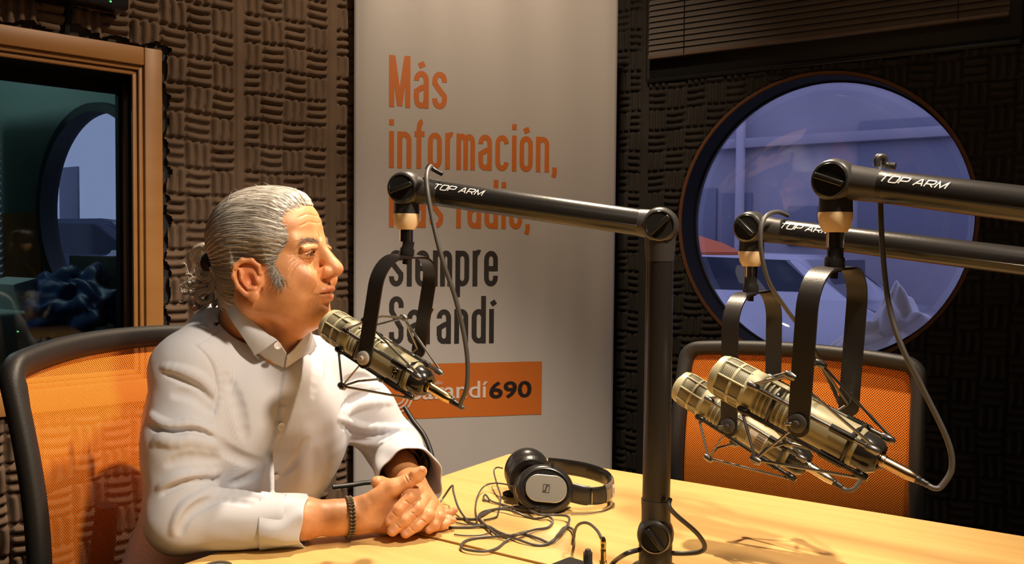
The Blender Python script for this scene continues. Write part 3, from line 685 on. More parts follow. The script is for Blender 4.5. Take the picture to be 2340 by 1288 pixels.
def banner_text(txt, pxl, pyb, pyt, pxr, m, bold=0):
    x0, z0 = bpx(pxl, pyb); x1, _ = bpx(pxr, pyb); _, z1 = bpx(pxl, pyt); size = (z1-z0)/.70
    cu = bpy.data.curves.new('w', 'FONT'); cu.body = txt; cu.size = size; cu.offset = bold; t = bpy.data.objects.new('w', cu); COL.objects.link(t); bpy.context.view_layer.update(); w_ = t.dimensions.x; bpy.data.objects.remove(t)
    o_ = bLp+eB*x0; M = frame3(eB, ZU, nB, (o_.x, o_.y, z0))
    return text_mesh('lettering', txt, size, M, m, ban, sx=(x1-x0)/w_, bold=bold)
ot = banner_text('690', 1116, 908, 872, 1213, BKP2, .0016)
ot = banner_text('Sarandí', 936, 912, 873, 1112, WHP, .0008)
banner_text('radio', 985, 878, 868, 1010, WHP)
for c in list(ban.children):
    if c.name.startswith('lettering'): drape(c, .0012 if c.data.materials[0] not in (WHP, BKP2) else .0030)
for c in list(ban.children)[-3:]: pass
x0, z0 = bpx(915, 905); mb = MB()
for k in range(3):
    rr_ = .022+.012*k; stroke_mesh(mb, [(x0-.01+rr_*cos(a), z0+rr_*sin(a)*1.1) for a in [radians(x) for x in range(-95, 5, 8)]], .0045, Matrix(((eB.x, 0, nB.x, bLp.x), (eB.y, 0, nB.y, bLp.y), (0, 1, 0, 0), (0, 0, 0, 1))), .0024)
mb.build('wave_emblem', WHP, ban, smooth=False)
# ================================================================== chairs with net backs
NET = mesh_fabric('orange_net', (0.90, 0.24, 0.018), .0052, .60)
NETB = mat('net_seat', (0.62, 0.17, 0.03), .8)
def office_chair(c, dirw, face, half, ztop, zbot, lab, lean=.10, bow=.03, taper=.03, fw=1.0):
    """back frame: dirw = along the width, face = the way the sitter looks"""
    dirw, face = Vector(dirw).normalized(), Vector(face).normalized(); c = Vector(c)
    r = root('office_chair', (c.x, c.y, 0), lab, 'chair', 'office chairs with orange net backs')
    H = ztop-zbot
    def BP(u, v):        # u -1..1 across, v 0..1 up
        w_ = half-taper*(1-v)*.9
        p = c+dirw*(u*w_)+face*(bow*(u*u)*1.2-lean*(v-.5)*H+.035*sin(pi*v)-.01)
        return Vector((p.x, p.y, zbot+H*v+.012*(1-u*u)*(v > .5)*(2*v-1)))
    # frame: rounded-rectangle sweep
    loop = []
    for (x, y) in roundrect(2, 2, .16, 6): loop.append(BP(x, (y+1)/2))
    full = []
    for i in range(len(loop)):
        a, b = loop[i], loop[(i+1) % len(loop)]; full.append(a)
    pts = []
    rrp = roundrect(2, 2, .085, 6)
    for i in range(len(rrp)):
        a, b = rrp[i], rrp[(i+1) % len(rrp)]; n = max(1, int(math.dist(a, b)/.12))
        pts += [BP(a[0]+(b[0]-a[0])*k/n, (a[1]+(b[1]-a[1])*k/n+1)/2) for k in range(n)]
    nvec = -face
    bm = bmesh.new(); rings = []; n = len(pts); ctr = BP(0, .5)
    for i, p in enumerate(pts):
        t = (pts[(i+1) % n]-pts[i-1]).normalized(); inn = face.cross(t).normalized()
        if inn.dot(ctr-p) < 0: inn = -inn
        wd = (.030 if abs((p.z-zbot)/H-.5) > .40 else .025)*fw
        sec = [(-.010, .013), (.0, .018), (wd*.7, .013), (wd, .003), (wd, -.010), (wd*.6, -.016), (0, -.017), (-.010, -.008)]
        rings.append([bm.verts.new(p+inn*(a-.012)+face*b) for a, b in sec])
    for i in range(n):
        A, B = rings[i], rings[(i+1) % n]
        for k in range(8): bm.faces.new((A[k], A[(k+1) % 8], B[(k+1) % 8], B[k]))
    bmesh.ops.recalc_face_normals(bm, faces=bm.faces[:])
    for f in bm.faces: f.smooth = True
    me = bpy.data.meshes.new('back_frame'); bm.to_mesh(me); bm.free(); fo_ = link('back_frame', me, mat('chair_plastic', (.018, .016, .015), .5, bump=(700, .25))); adopt(r, fo_)
    # net with UV in metres
    nu, nv = 24, 28; U_, V_ = np.meshgrid(np.linspace(-.97, .97, nu), np.linspace(.02, .985, nv))
    vv = np.array([BP(u, v)-face*.004 for u, v in zip(U_.ravel(), V_.ravel())]); idx = np.arange(nu*nv).reshape(nv, nu)
    q = np.stack([idx[:-1, :-1], idx[:-1, 1:], idx[1:, 1:], idx[1:, :-1]], -1).reshape(-1, 4)
    me = mesh_np('net_back', vv, q); uvl = me.uv_layers.new(name='uv'); li = np.empty(len(me.loops), dtype=np.int32); me.loops.foreach_get('vertex_index', li)
    uvs = np.stack([U_.ravel()*half, V_.ravel()*H], -1)[li]; uvl.data.foreach_set('uv', uvs.astype(np.float32).ravel())
    o = link('net_back', me, NET); adopt(r, o)
    # curved lumbar strap and upright behind
    mb = MB(); mb.tube([BP(u, .62-.04*(1-u*u))-face*(.030+.018*(1-u*u)) for u in np.linspace(-.93, .93, 15)], .006, 8, up=(0, 0, 1), flat=1.0)
    mb.build('lumbar_bar', MAT['chair_plastic'], r)
    mb = MB(); mb.tube([BP(0, .45)-face*.055, BP(0, .1)-face*.07, Vector((c.x, c.y, .46))-face*.05, Vector((c.x, c.y, .40))+face*.1], [.02, .024, .026, .026], 10); mb.build('back_upright', MAT['chair_plastic'], r)
    sc_ = Vector((c.x, c.y, 0))+face*.28
    mb = MB(); mb.prism(roundrect(.48, .48, .10, 6), .07, frame3(dirw, face, ZU, sc_+Vector((0, 0, .40)))); sb = mb.build('seat', mat('seat_fabric', (.05, .045, .042), .9), r)
    bv = sb.modifiers.new('b', 'BEVEL'); bv.width = .02; bv.segments = 3
    mb = MB(); mb.tube([sc_+Vector((0, 0, .40)), sc_+Vector((0, 0, .11))], .025, 14); mb.build('gas_lift', BLK, r)
    for k in range(5):
        a = 2*pi*k/5+.3; e = sc_+Vector((cos(a)*.29, sin(a)*.29, .075))
        mb = MB(); mb.tube([sc_+Vector((0, 0, .115)), e], [.026, .015], 10); lg = mb.build('leg', BLK, r)
        mb = MB(); mb.lathe([(0, -.02), (.026, -.018), (.029, 0), (.026, .018), (0, .02)], (e.x, e.y, .031), (cos(a+1.57), sin(a+1.57), 0), 16); ca = mb.build('caster', BLK, lg)
    for s in (-1, 1):
        b0 = sc_+dirw*s*.26
        mb = MB(); mb.tube(spline([b0+Vector((0, 0, .42)), b0+dirw*s*.03+Vector((0, 0, .50)), b0+dirw*s*.035+Vector((0, 0, .62))], 4), .014, 10); ar = mb.build('armrest_post', BLK, r)
        mb = MB(); mb.box(b0+dirw*s*.03+Vector((0, 0, .632)), (.065, .25, .026), frame3(dirw, face, ZU).to_3x3(), .011, 3); mb.build('armrest_pad', BLK, r)
    return r
# right chair
pa = P(1566, 790, 2.05); pb = P(2110, 828, 1.757)
mid = (pa+pb)/2
office_chair((mid.x, mid.y, 0), (pb-pa).xy.to_3d(), (-uL), (pb-pa).length/2-.014, (pa.z+pb.z)/2-.012, .53, 'empty black office chair with orange net back behind the right end of the table', lean=.0, bow=.01, taper=-.012, fw=.72)
# left chair
pa = P(-22, 806, 1.33); pb = P(480, 762, 1.90)
mid = (pa+pb)/2; dw = (pb-pa); dw.z = 0; dw.normalize()
office_chair((mid.x, mid.y, 0), dw, Vector((dw.y, -dw.x, 0)), (pb-pa).length/2-.01, (pa.z+pb.z)/2-.014, .50, 'black office chair with orange net back behind the seated man', lean=.08, bow=.05, taper=-.02)
# wall monitor top left
s0, z0 = sL(70, 8); s1, z1 = sL(266, 37)
mo = root('wall_monitor', LW((s0+s1)/2, z1, .05), 'black flat box with tiny green light at the top left corner', 'monitor')
mb = MB(); mb.box(LW((s0-.3+s1)/2, z1+.17, .055), (s1-s0+.3, .34, .06), RL, .006); mb.build('case', mat('screen_black', (.006, .006, .007), .35), mo)
a = sL(223, 18); mb = MB(); mb.box(LW(a[0], a[1], .087), (.004, .004, .003), RL, .0008); mb.build('status_light', MAT['green_led'], mo)
for k in range(3):
    a = sL(133+11*k, 3+k); mb = MB(); mb.box(LW(a[0], a[1], .0865), (.009, .0022, .002), RL, .0003); mb.build('marking', mat('grey_print', (.45, .45, .45), .5), mo)
a = sL(172, 12); mb = MB(); mb.lathe([(0, 0), (.004, .001), (.004, .003), (0, .004)], LW(a[0], a[1], .084), nL, 16); mb.build('button', BLKG, mo)
mb = MB(); mb.box(LW((s0-.3+s1)/2, z1+.2, .014), (.3, .2, .028), RL, .004); mb.build('wall_bracket', BLK, mo)
a = sL(152, 30); b = sL(146, 92)
mb = MB(); mb.tube(spline([LW(a[0], a[1]+.05, .03), LW(a[0], a[1], .014), LW(b[0], b[1], .010)], 5), .008, 8); tag(mb.build('wall_cable', BLKM), 'black cable dropping from the black box to the window frame', 'cable')
# ================================================================== microphones, shock mounts, boom arms, cables
ARMB = mat('arm_black', (0.020, 0.018, 0.017), 0.30, .1, bump=(260, .06))
JNT = mat('joint_black', (0.040, 0.037, 0.035), 0.38)
CREAM = mat('cream_ring', (0.85, 0.62, 0.36), 0.40)
CHAMP = mat('champagne_metal', (0.47, 0.44, 0.28), 0.45, .08)
CHAMD = mat('champagne_dark', (0.33, 0.295, 0.175), 0.40, .2)
STEEL = mat('gunmetal', (0.24, 0.225, 0.21), 0.28, .85)
WHT = mat('white_print', (0.85, 0.83, 0.80), 0.5)
CBL = mat('grey_cable', (0.085, 0.078, 0.072), 0.42)
CBLK = mat('black_cable', (0.02, 0.018, 0.017), 0.45)
def screen_mat():
    m = bpy.data.materials.new('grille_screen'); m.use_nodes = True; N, L = m.node_tree.nodes, m.node_tree.links; b = N['Principled BSDF']
    b.inputs['Metallic'].default_value = .1; b.inputs['Roughness'].default_value = .5
    uv = N.new('ShaderNodeUVMap'); br = N.new('ShaderNodeTexBrick'); L.new(uv.outputs[0], br.inputs[0])
    br.inputs['Color1'].default_value = (.055, .045, .025, 1); br.inputs['Color2'].default_value = (.03, .025, .015, 1); br.inputs['Mortar'].default_value = (.44, .40, .26, 1)
    br.inputs['Scale'].default_value = 1.0; br.inputs['Brick Width'].default_value = .0030; br.inputs['Row Height'].default_value = .0019; br.inputs['Mortar Size'].default_value = .00030; br.inputs['Mortar Smooth'].default_value = .2
    L.new(br.outputs[0], b.inputs['Base Color']); MAT['grille_screen'] = m; return m
SCR = screen_mat()
WIDE = {'T': ([[(0, 1), (1, 1)], [(.5, 1), (.5, 0)]], 1.0), 'O': ([[(.12, 0), (0, .15), (0, .85), (.12, 1), (.88, 1), (1, .85), (1, .15), (.88, 0), (.12, 0)]], 1.0),
 'P': ([[(0, 0), (0, 1), (.85, 1), (1, .88), (1, .52), (.85, .40), (0, .40)]], 1.0), 'A': ([[(0, 0), (.50, 1), (.62, 1), (1.05, 0)], [(.2, .33), (.92, .33)]], 1.05),
 'R': ([[(0, 0), (0, 1), (.85, 1), (1, .88), (1, .55), (.85, .42), (0, .42)], [(.5, .42), (1, 0)]], 1.0), 'M': ([[(0, 0), (.06, 1), (.6, .1), (1.14, 1), (1.2, 0)]], 1.2), ' ': ([], .25)}
def arc_text(name, txt, h, p0, along, up, rad, ang0, m, parent, shear=.42, sx=1.05):
    """wide slanted lettering wrapped on a tube: p0 on the tube's axis, 'up' the radial direction at ang 0"""
    along = Vector(along).normalized(); up = Vector(up); up = (up-along*up.dot(along)).normalized(); side = along.cross(up); mb = MB(); cur = 0
    for ch in txt:
        st, w = WIDE[ch]
        for s in st:
            s2 = []
            for i in range(len(s)-1):
                for j in range(5): t = j/5; s2.append((cur+s[i][0]*(1-t)+s[i+1][0]*t, s[i][1]*(1-t)+s[i+1][1]*t))
            s2.append((cur+s[-1][0], s[-1][1])); s2 = [(x*h*sx+y*h*shear, y*h) for x, y in s2]
            stroke_mesh(mb, s2, h*.17, Matrix.Identity(4), 0)
        cur += w+.28
    for v in mb.bm.verts:
        a = ang0-v.co.y/rad; v.co = Vector(p0)+along*v.co.x+(up*cos(a)+side*sin(a))*rad
    return mb.build(name, m, parent, smooth=False)
def joint(r, c, k, rad, up, slot, nm='joint_housing'):
    """round tilting joint with a slotted knob; k = knob axis toward the viewer"""
    k = Vector(k).normalized(); mb = MB(); t = rad*1.0
    mb.lathe([(0, -t), (rad*.72, -t), (rad*.93, -t*.72), (rad, -t*.2), (rad, t*.35), (rad*.92, t*.72), (rad*.84, t*.80), (0, t*.80)], c, k, 36)
    mb.build(nm, JNT, r)
    mb = MB(); kr = rad*.80
    mb.lathe([(kr*.98, t*.74), (kr, t*.84), (kr*.93, t*.92), (kr*.88, t*.87), (0, t*.86)], c, k, 36)
    kn = mb.build('knob', mat('knob_black', (.018, .017, .016), .22), r)
    u = Vector((0, 0, 1)); u = (u-k*u.dot(k)).normalized(); x = u.cross(k)
    R_ = frame3(x, u, k).to_3x3() @ Matrix.Rotation(slot, 3, 'Z')
    mb = MB(); mb.box(Vector(c)+k*(t*1.02), (kr*1.72, kr*.34, t*.34), R_, kr*.09, 3); gp_ = mb.build('knob_grip', MAT['knob_black'], kn)
    mb = MB(); mb.lathe([(kr*.97, t*.78), (kr*1.06, t*.80), (kr*1.06, t*.86), (kr*.98, t*.88)], c, k, 40); mb.build('knob_ring', STEEL, kn)
def tube_arm(r, a, b, rad, name='arm_tube', view=None):
    a, b = Vector(a), Vector(b); ax = (b-a).normalized(); mb = MB()
    mb.lathe([(0, 0), (rad*.98, 0), (rad, .001), (rad, (b-a).length-.001), (0, (b-a).length)], a, ax, 36); o = mb.build(name, ARMB, r)
    v = Vector(view); v = (v-ax*v.dot(ax)).normalized(); dn = ax.cross(v); dn = dn if dn.z < 0 else -dn
    return o, v, dn, ax
def boom(J, E, rad, lab, base=None, lower=None, elbow_rad=None, text_at=.05, knobs=(0.35, -0.8, .8), slots=True, tx=None):
    J, E = Vector(J), Vector(E)
    r = root('microphone_boom_arm', (E.x, E.y, .742), lab, 'microphone arm', 'jointed boom arms of the studio microphones')
    ax = (E-J).normalized(); k = Vector((ax.y, -ax.x, 0)).normalized()
    if k.y > 0: k = -k
    jr = rad*1.36
    joint(r, J, k, jr, ZU, knobs[0])
    mb = MB(); mb.lathe([(rad*1.12, 0), (rad*1.06, jr*.9), (rad*1.0, jr*1.75), (0, jr*1.75)], J+ax*jr*.25, ax, 32); mb.build('joint_sleeve', JNT, r)
    o, v, dn, _ = tube_arm(r, J+ax*jr*1.6, E-ax*jr*.6, rad, view=k)
    # cable channel in the lower side of the tube
    Lt = (E-J).length; side = (v*cos(.55)+dn*sin(.55)); s2 = ax.cross(side)
    mb = MB(); mb.box(J+ax*(Lt*.5+jr*.5)+side*(rad-.0012), (Lt-jr*3.4, rad*.62, .003), frame3(ax, s2, side).to_3x3(), .0012); mb.build('cable_channel', mat('channel_black', (.012, .011, .011), .22), r)
    joint(r, E, k, jr, ZU, knobs[1])
    mb = MB(); mb.lathe([(rad*1.0, 0), (rad*1.12, jr*.9), (rad*1.12, jr*1.2), (0, jr*1.2)], E-ax*jr*1.25, ax, 32); mb.build('joint_sleeve', JNT, r)
    # post down to the table
    B = Vector((E.x, E.y, base))
    mb = MB(); mb.lathe([(rad*1.16, 0), (rad*1.12, jr*1.0), (rad*1.03, jr*1.75), (0, jr*1.75)], E-ZU*jr*.2, -ZU, 32); mb.build('post_collar', JNT, r)
    mb = MB(); mb.lathe([(0, 0), (rad*1.0, 0), (rad*1.04, E.z-B.z-jr*1.5)], E-ZU*jr*1.5, -ZU, 36); mb.build('post', ARMB, r)
    joint(r, B+k*.004, k, jr*1.0, ZU, knobs[2])
    mb = MB(); mb.lathe([(0, 0), (rad*1.12, 0), (rad*1.08, -.02), (rad*1.10, -jr*1.6)], B+ZU*(jr*1.9), ZU, 32); mb.build('post_collar', JNT, r)
    hb = B.z-.742
    mb = MB(); mb.lathe([(0, 0), (.038, 0), (.038, .008), (.032, .014), (rad*1.25, .016), (rad*1.25, hb-.005), (rad*1.1, hb), (0, hb)], (B.x, B.y, .742), ZU, 40); mb.build('base', JNT, r)
    arc_text('lettering', 'TOP ARM', .0098, J+ax*(jr*1.9+(tx or text_at)), ax, v, rad*1.012, 0, WHT, r) if False else None
    s = ax if ax.x > 0 else -ax
    up0 = (v*cos(.28)-dn*sin(.28))
    pt = J+ax*(jr*1.75+text_at)
    # up direction of the letters is away from dn
    cu_side = s.cross(up0)
    arc_text('lettering', 'TOP ARM', .0088, pt, s, up0, rad*1.022, 0.0, WHT, r)
    # neck: dark collar, cream ring, chrome stud
    mb = MB(); mb.lathe([(jr*.72, -jr*.6), (jr*.76, -jr*1.45), (0, -jr*1.45)], J, ZU, 32); mb.build('neck', BLK, r)
    c = J-ZU*jr*1.45
    mb = MB(); mb.lathe([(0, 0), (jr*.76, 0), (jr*.78, -jr*.15), (jr*.70, -jr*.62), (jr*.52, -jr*.92), (0, -jr*.92)], c, ZU, 32); mb.build('light_ring', CREAM, r)
    mb = MB(); mb.lathe([(jr*.40, -jr*.90), (jr*.40, -jr*1.62), (0, -jr*1.62)], c, ZU, 24); mb.build('stud', CHROME, r)
    return r, c-ZU*jr*1.62, v, ax, jr
def shock(near, far, top, hd, tl, sc, lab, mark=None):
    near, far, top, hd, tl = map(Vector, (near, far, top, hd, tl)); mid = (near+far)/2
    r = root('shock_mount', top, lab, 'microphone mount', 'black yoke mounts holding the studio microphones')
    a = (far-near).normalized(); hw = (far-near).length/2; up = (top-mid); H = up.length; up = (up-a*up.dot(a)).normalized(); w = a.cross(up)
    # yoke: bent flat strap
    prof = [mid-a*hw+up*(-.004)]; cr = hw*.62
    prof += [mid-a*hw+up*(H-cr)*t for t in (.33, .66)]
    prof += [mid+a*(-hw+cr-cr*cos(x))+up*(H-cr+cr*sin(x)) for x in [radians(d) for d in range(0, 91, 10)]]
    prof += [2*mid-p+0*up for p in []]
    mir = [mid+(p-mid)-a*2*(p-mid).dot(a) for p in prof][::-1]; path = prof+mir
    sw = .0135*sc; th = .0016*sc; bm = bmesh.new(); rg = []; n = len(path)
    for i, p in enumerate(path):
        t = (path[min(i+1, n-1)]-path[max(i-1, 0)]).normalized(); nn = t.cross(w).normalized()
        rg.append([bm.verts.new(p+w*sw*x+nn*th*y) for x, y in ((-1, -1), (1, -1), (1, 1), (-1, 1))])
    for i in range(n-1):
        for k in range(4): bm.faces.new((rg[i][k], rg[i][(k+1) % 4], rg[i+1][(k+1) % 4], rg[i+1][k]))
    bm.faces.new(rg[0][::-1]); bm.faces.new(rg[-1]); bmesh.ops.recalc_face_normals(bm, faces=bm.faces[:])
    mb = MB(); mb.bm.free(); mb.bm = bm
    for p in (near, far): mb.lathe([(0, -th), (sw, -th), (sw, th), (0, th)], p-up*.004, a, 28)
    yk = mb.build('yoke', mat('yoke_black', (.022, .019, .018), .38, bump=(500, .1)), r)
    mb = MB(); mb.lathe([(0, .001), (.0125*sc, .001), (.0125*sc, .012*sc), (.010*sc, .015*sc), (.010*sc, .026*sc), (0, .026*sc)], top, up, 24); mb.build('thread_nut', BLKG, r)
    mb = MB(); mb.lathe([(0, 0), (.009*sc, 0), (.009*sc, -.004*sc), (.005*sc, -.005*sc), (.005*sc, -.013*sc), (0, -.013*sc)], top, up, 20); mb.build('lock_screw', BLKG, r)
    for p, s, m in ((near, -1, BLK if not mark == 'silver' else CHROME), (far, 1, BLK)):
        mb = MB(); mb.lathe([(0, 0), (.0115*sc, .001), (.0115*sc, .005*sc), (.009*sc, .0065*sc), (.0045*sc, .0065*sc), (.0042*sc, .012*sc), (0, .012*sc)], p+a*s*.001, a*s, 24); mb.build('pivot_bolt', mat('pivot_rubber', (.05, .045, .042), .4) if mark != 'silver' or s == 1 else mat('pale_washer', (.42, .38, .34), .45), r)
        mb = MB(); mb.tube([p+a*s*.010*sc, p+a*s*.012*sc-w*.012*sc-up*.002], .0022*sc, 8); mb.build('pivot_lever', STEEL, r)
    # suspension frame
    m = (tl-hd).normalized(); L = (tl-hd).length; aa = (a-m*a.dot(m)).normalized(); n_ = aa.cross(m); n_ = n_ if n_.z > 0 else -n_
    def Q(t, x, y): return hd+m*(L*t)+aa*(x*sc)+n_*(y*sc)
    for sa in (-1, 1):
        for sn in (-1, 1):
            hp_, tp, apx = Q(.30, sa*.031, sn*.018), Q(1.02, sa*.031, sn*.018), Q(.50, sa*.052, sn*.060)
            mb = MB(); mb.tube([hp_, tp], .0033*sc, 10); rod = mb.build('cradle_rod', STEEL if sn > 0 else BLKG, r)
            for q, l in ((hp_, -.008), (tp, .008)):
                mb = MB(); mb.tube([q-m*(.009*sc), q-m*.006*sc, q+m*.006*sc, q+m*(.009*sc)], [.003*sc, .0052*sc, .0052*sc, .003*sc], 12); mb.build('rod_end', BLKG if sn < 0 else STEEL, rod)
            mb = MB(); mb.tube([Q(.78, sa*.031, sn*.018), Q(.92, sa*.031, sn*.018)], .0050*sc, 12); mb.build('rubber_sleeve', BLKG, rod)
            mb = MB(); mb.tube([hp_+n_*sn*.004, apx], .0020*sc, 8); mb.tube([apx, tp+n_*sn*.004], .0020*sc, 8); mb.build('suspension_wire', STEEL, r)
            mb = MB(); mb.lathe([(0, -.0085*sc), (.0042*sc, -.007*sc), (.0062*sc, 0), (.0042*sc, .007*sc), (0, .0085*sc)], apx, m, 14); mb.build('corner_joint', STEEL, r)
            pv = near if sa < 0 else far
            mb = MB(); mb.tube([apx, pv-a*sa*.004], .0016*sc, 8); mb.build('brace', STEEL, r)
    for sn in (-1, 1):
        mb = MB(); mb.tube([Q(.50, -.052, sn*.060), Q(.46, 0, sn*.062), Q(.50, .052, sn*.060)], .0021*sc, 8); mb.build('cross_wire', STEEL, r)
    for t in (.44, .90):
        mb = MB(); pts = [Q(t, x*.031, y*.024) for x, y in roundrect(2, 2, .5, 4)]; mb.tube(pts+[pts[0]], .0030*sc, 8, caps=False); mb.build('clamp_band', BLKG, r)
    if mark == '309A':
        cu = bpy.data.curves.new('t', 'FONT'); cu.body = 'EV 309A'; cu.size = .0115; t = bpy.data.objects.new('t', cu); COL.objects.link(t); me = bpy.data.meshes.new_from_object(t.evaluated_get(bpy.context.evaluated_depsgraph_get())); bpy.data.objects.remove(t)
        # reads upwards on the near leg
        q = near+up*(.050)-a*(th+.0008)+w*(-.0035 if w.x > 0 else .0035)
        yv = -w if w.x > 0 else w
        me.transform(frame3(up, yv, up.cross(yv), q)); me.materials.clear(); me.name = 'lettering'; adopt(r, link('lettering', me, WHT))
    return r
def microphone(hd, tl, rad, side, lab, badge=False, sticker=False):
    hd, tl = Vector(hd), Vector(tl); m = (tl-hd).normalized(); L = (tl-hd).length; s = Vector(side); s = (s-m*s.dot(m)).normalized()
    r = root('microphone', hd, lab, 'microphone', 'champagne coloured broadcast microphones')
    R1 = rad; f = L/.217
    def LT(mb, prof, seg=40): mb.lathe([(q*R1, h*f) for q, h in prof], hd, m, seg, x=s)
    mb = MB(); core = []
    seg = 56
    LT(mb, [(0, .004), (.70, .004), (.90, .010), (.945, .018), (.945, .052), (.86, .056), (.86, .125), (0, .126)], seg)
    o = mb.build('grille_screen', SCR, r)
    me = o.data; uvl = me.uv_layers.new(name='uv')
    b_ = s.cross(m)
    for lp in me.loops:
        v = me.vertices[lp.vertex_index].co-hd; uvl.data[lp.index].uv = (atan2(v.dot(b_), v.dot(s))*R1, v.dot(m))
    mb = MB()
    LT(mb, [(.0, .0), (.52, -.001), (.60, .001), (.62, .006), (.0, .007)], 40)      # front disc
    LT(mb, [(.74, .002), (.90, .004), (.98, .0095), (1.0, .013), (.94, .0145), (.80, .008)], 40)
    for h in (.034, .052): LT(mb, [(.93, h-.0021), (1.0, h-.0017), (1.0, h+.0017), (.93, h+.0021)], 40)
    for k in range(8):
        a0 = 2*pi*k/8+.35; rd = s*cos(a0)+b_*sin(a0)
        mb.tube([hd+m*.003*f+rd*R1*.62, hd+m*.008*f+rd*R1*.90, hd+m*.018*f+rd*R1*.975, hd+m*.053*f+rd*R1*.975], .0016*f, 6)
    mb.build('grille_cage', CHAMP, r)
    mb = MB(); LT(mb, [(.92, .052), (1.02, .054), (1.03, .066), (.96, .069), (.86, .070), (.80, .068)], 48); mb.build('collar_ring', CHAMP, r)
    mb = MB()
    for k in range(7):
        h = .0755+.0072*k; LT(mb, [(.85, h-.0014), (.925, h-.0012), (.925, h+.0010), (.85, h+.0014)], 40)
    mb.box(hd+m*(.098*f)+s.cross(m)*R1*.90, (.060*f, R1*.5, R1*.10), frame3(m, s, s.cross(m)).to_3x3(), .001)
    mb.box(hd+m*(.098*f)-s.cross(m)*R1*.90, (.060*f, R1*.5, R1*.10), frame3(m, s, s.cross(m)).to_3x3(), .001)
    mb.build('vent_rings', CHAMP, r)
    mb = MB(); LT(mb, [(.70, .124), (.905, .125), (.92, .128), (.92, .131), (.905, .133), (.905, .190), (.92, .191), (.92, .196), (.84, .203), (0, .203)], 48); mb.build('body', CHAMD, r)
    mb = MB(); LT(mb, [(.0, .199), (.80, .200), (.84, .208), (.80, .222), (.62, .229), (.40, .229), (.38, .224), (0, .224)], 40); mb.build('tail_cap', BLKG, r)
    if badge:
        q = hd+m*(.178*f)+s*(R1*.915); yv = s.cross(m)
        mb = MB(); mb.box(q, (.010*f, .017*f, .0016), frame3(m, yv, m.cross(yv)).to_3x3(), .0004); bo = mb.build('badge', BLKG, r)
        mb = MB(); Mq = frame3(yv, -m, s, q+s*.0011)
        for cx in (-.0045, .0035):
            stroke_mesh(mb, [(cx-.003, .0028), (cx+.002, .0028), (cx-.002, -.0028), (cx+.003, -.0028)] if cx < 0 else [(cx-.003, .0028), (cx, -.0028), (cx+.003, .0028)], .0009, Mq, 0)
        mb.build('emblem', WHT, bo, smooth=False)
    if sticker:
        mb = MB(); q = hd+m*(.152*f); yv = s.cross(m); bm = mb.bm; g_ = []
        for i in range(9):
            a0 = -.75+i*.16; rd = s*cos(a0)+yv*sin(a0); g_.append((bm.verts.new(q+rd*R1*.913-m*.015), bm.verts.new(q+rd*R1*.913+m*.015)))
        for i in range(8): bm.faces.new((g_[i][0], g_[i+1][0], g_[i+1][1], g_[i][1]))
        lb = mb.build('sticker', mat('paper_label', (.62, .55, .44), .6), r)
        mb = MB(); bm = mb.bm
        for i in range(12):
            a0 = -.66+i*.095; rd = s*cos(a0)+yv*sin(a0); rd2 = s*cos(a0+.03+.02*(i % 2))+yv*sin(a0+.03+.02*(i % 2))
            bm.faces.new([bm.verts.new(p) for p in (q+rd*R1*.918-m*.001, q+rd2*R1*.918-m*.001, q+rd2*R1*.918+m*.013, q+rd*R1*.918+m*.013)])
        mb.build('barcode', BKP, lb, smooth=False)
    return r, hd+m*.2245*f, m
def mic_cable(p0, m, pts, plugm, lab, rad=.0034, nm='microphone_cable', sc=1.0):
    """plug on the microphone's tail, then the cable"""
    r = root(nm, p0, lab, 'cable', 'microphone cables with metal plugs')
    mb = MB(); mb.lathe([(0, -.004), (.0095, -.004), (.0098, .012), (.0088, .013), (.0090, .048), (.0070, .060), (.0064, .061), (0, .061)], p0, m, 28)
    for v in mb.bm.verts: v.co = Vector(p0)+(v.co-Vector(p0))*sc
    pl = mb.build('plug', plugm, r)
    mb = MB(); mb.lathe([(.0060, .060), (.0062, .065), (.0050, .067), (.0058, .070), (.0046, .073), (.0052, .076), (.0038, .080), (0, .080)], p0, m, 20)
    for v in mb.bm.verts: v.co = Vector(p0)+(v.co-Vector(p0))*sc
    mb.build('strain_relief', BLK, r)
    path = spline([Vector(p0)+Vector(m)*.072*sc, Vector(p0)+Vector(m)*.088*sc]+[Vector(p) for p in pts], 10)
    mb = MB(); mb.tube(path, rad, 10); mb.build('cable', CBL, r)
    return r
# ---------------- left set, at the man's mouth
J1 = P(929, 431, 1.35); E1 = P(1509, 515, 1.27)
b1, s1_, v1, ax1, jr1 = boom(J1, E1, .0190, 'black jointed boom arm on the post in the middle, reaching to the man', base=P(1492, 1217, 1.27).z, text_at=.0, knobs=(.35, .75, -.9))
top1 = s1_ + Vector((-.0, 0, -.022))
near, far = P(833, 817, 1.305), P(957, 795, 1.43)
h1, t1 = P(749, 736, 1.405), P(965, 873, 1.315)
shock(near, far, top1, h1, t1, .90, 'black yoke mount hanging in front of the banner, beside the seated man', 'silver')
m1, e1, d1 = microphone(h1, t1, .0262, near-far, 'champagne broadcast microphone in front of the mouth of the man', badge=True)
mic_cable(e1, d1, [P(1053, 921, 1.28), P(1067, 880, 1.27), P(1066, 800, 1.27), P(1043, 690, 1.27), P(1010, 590, 1.27), P(988, 500, 1.28), P(976, 430, 1.29), P(976, 395, 1.31), P(984, 380, 1.34), P(990, 388, 1.36)], GOLD, 'grey cable looping from the left microphone up to its boom arm', sc=.80)
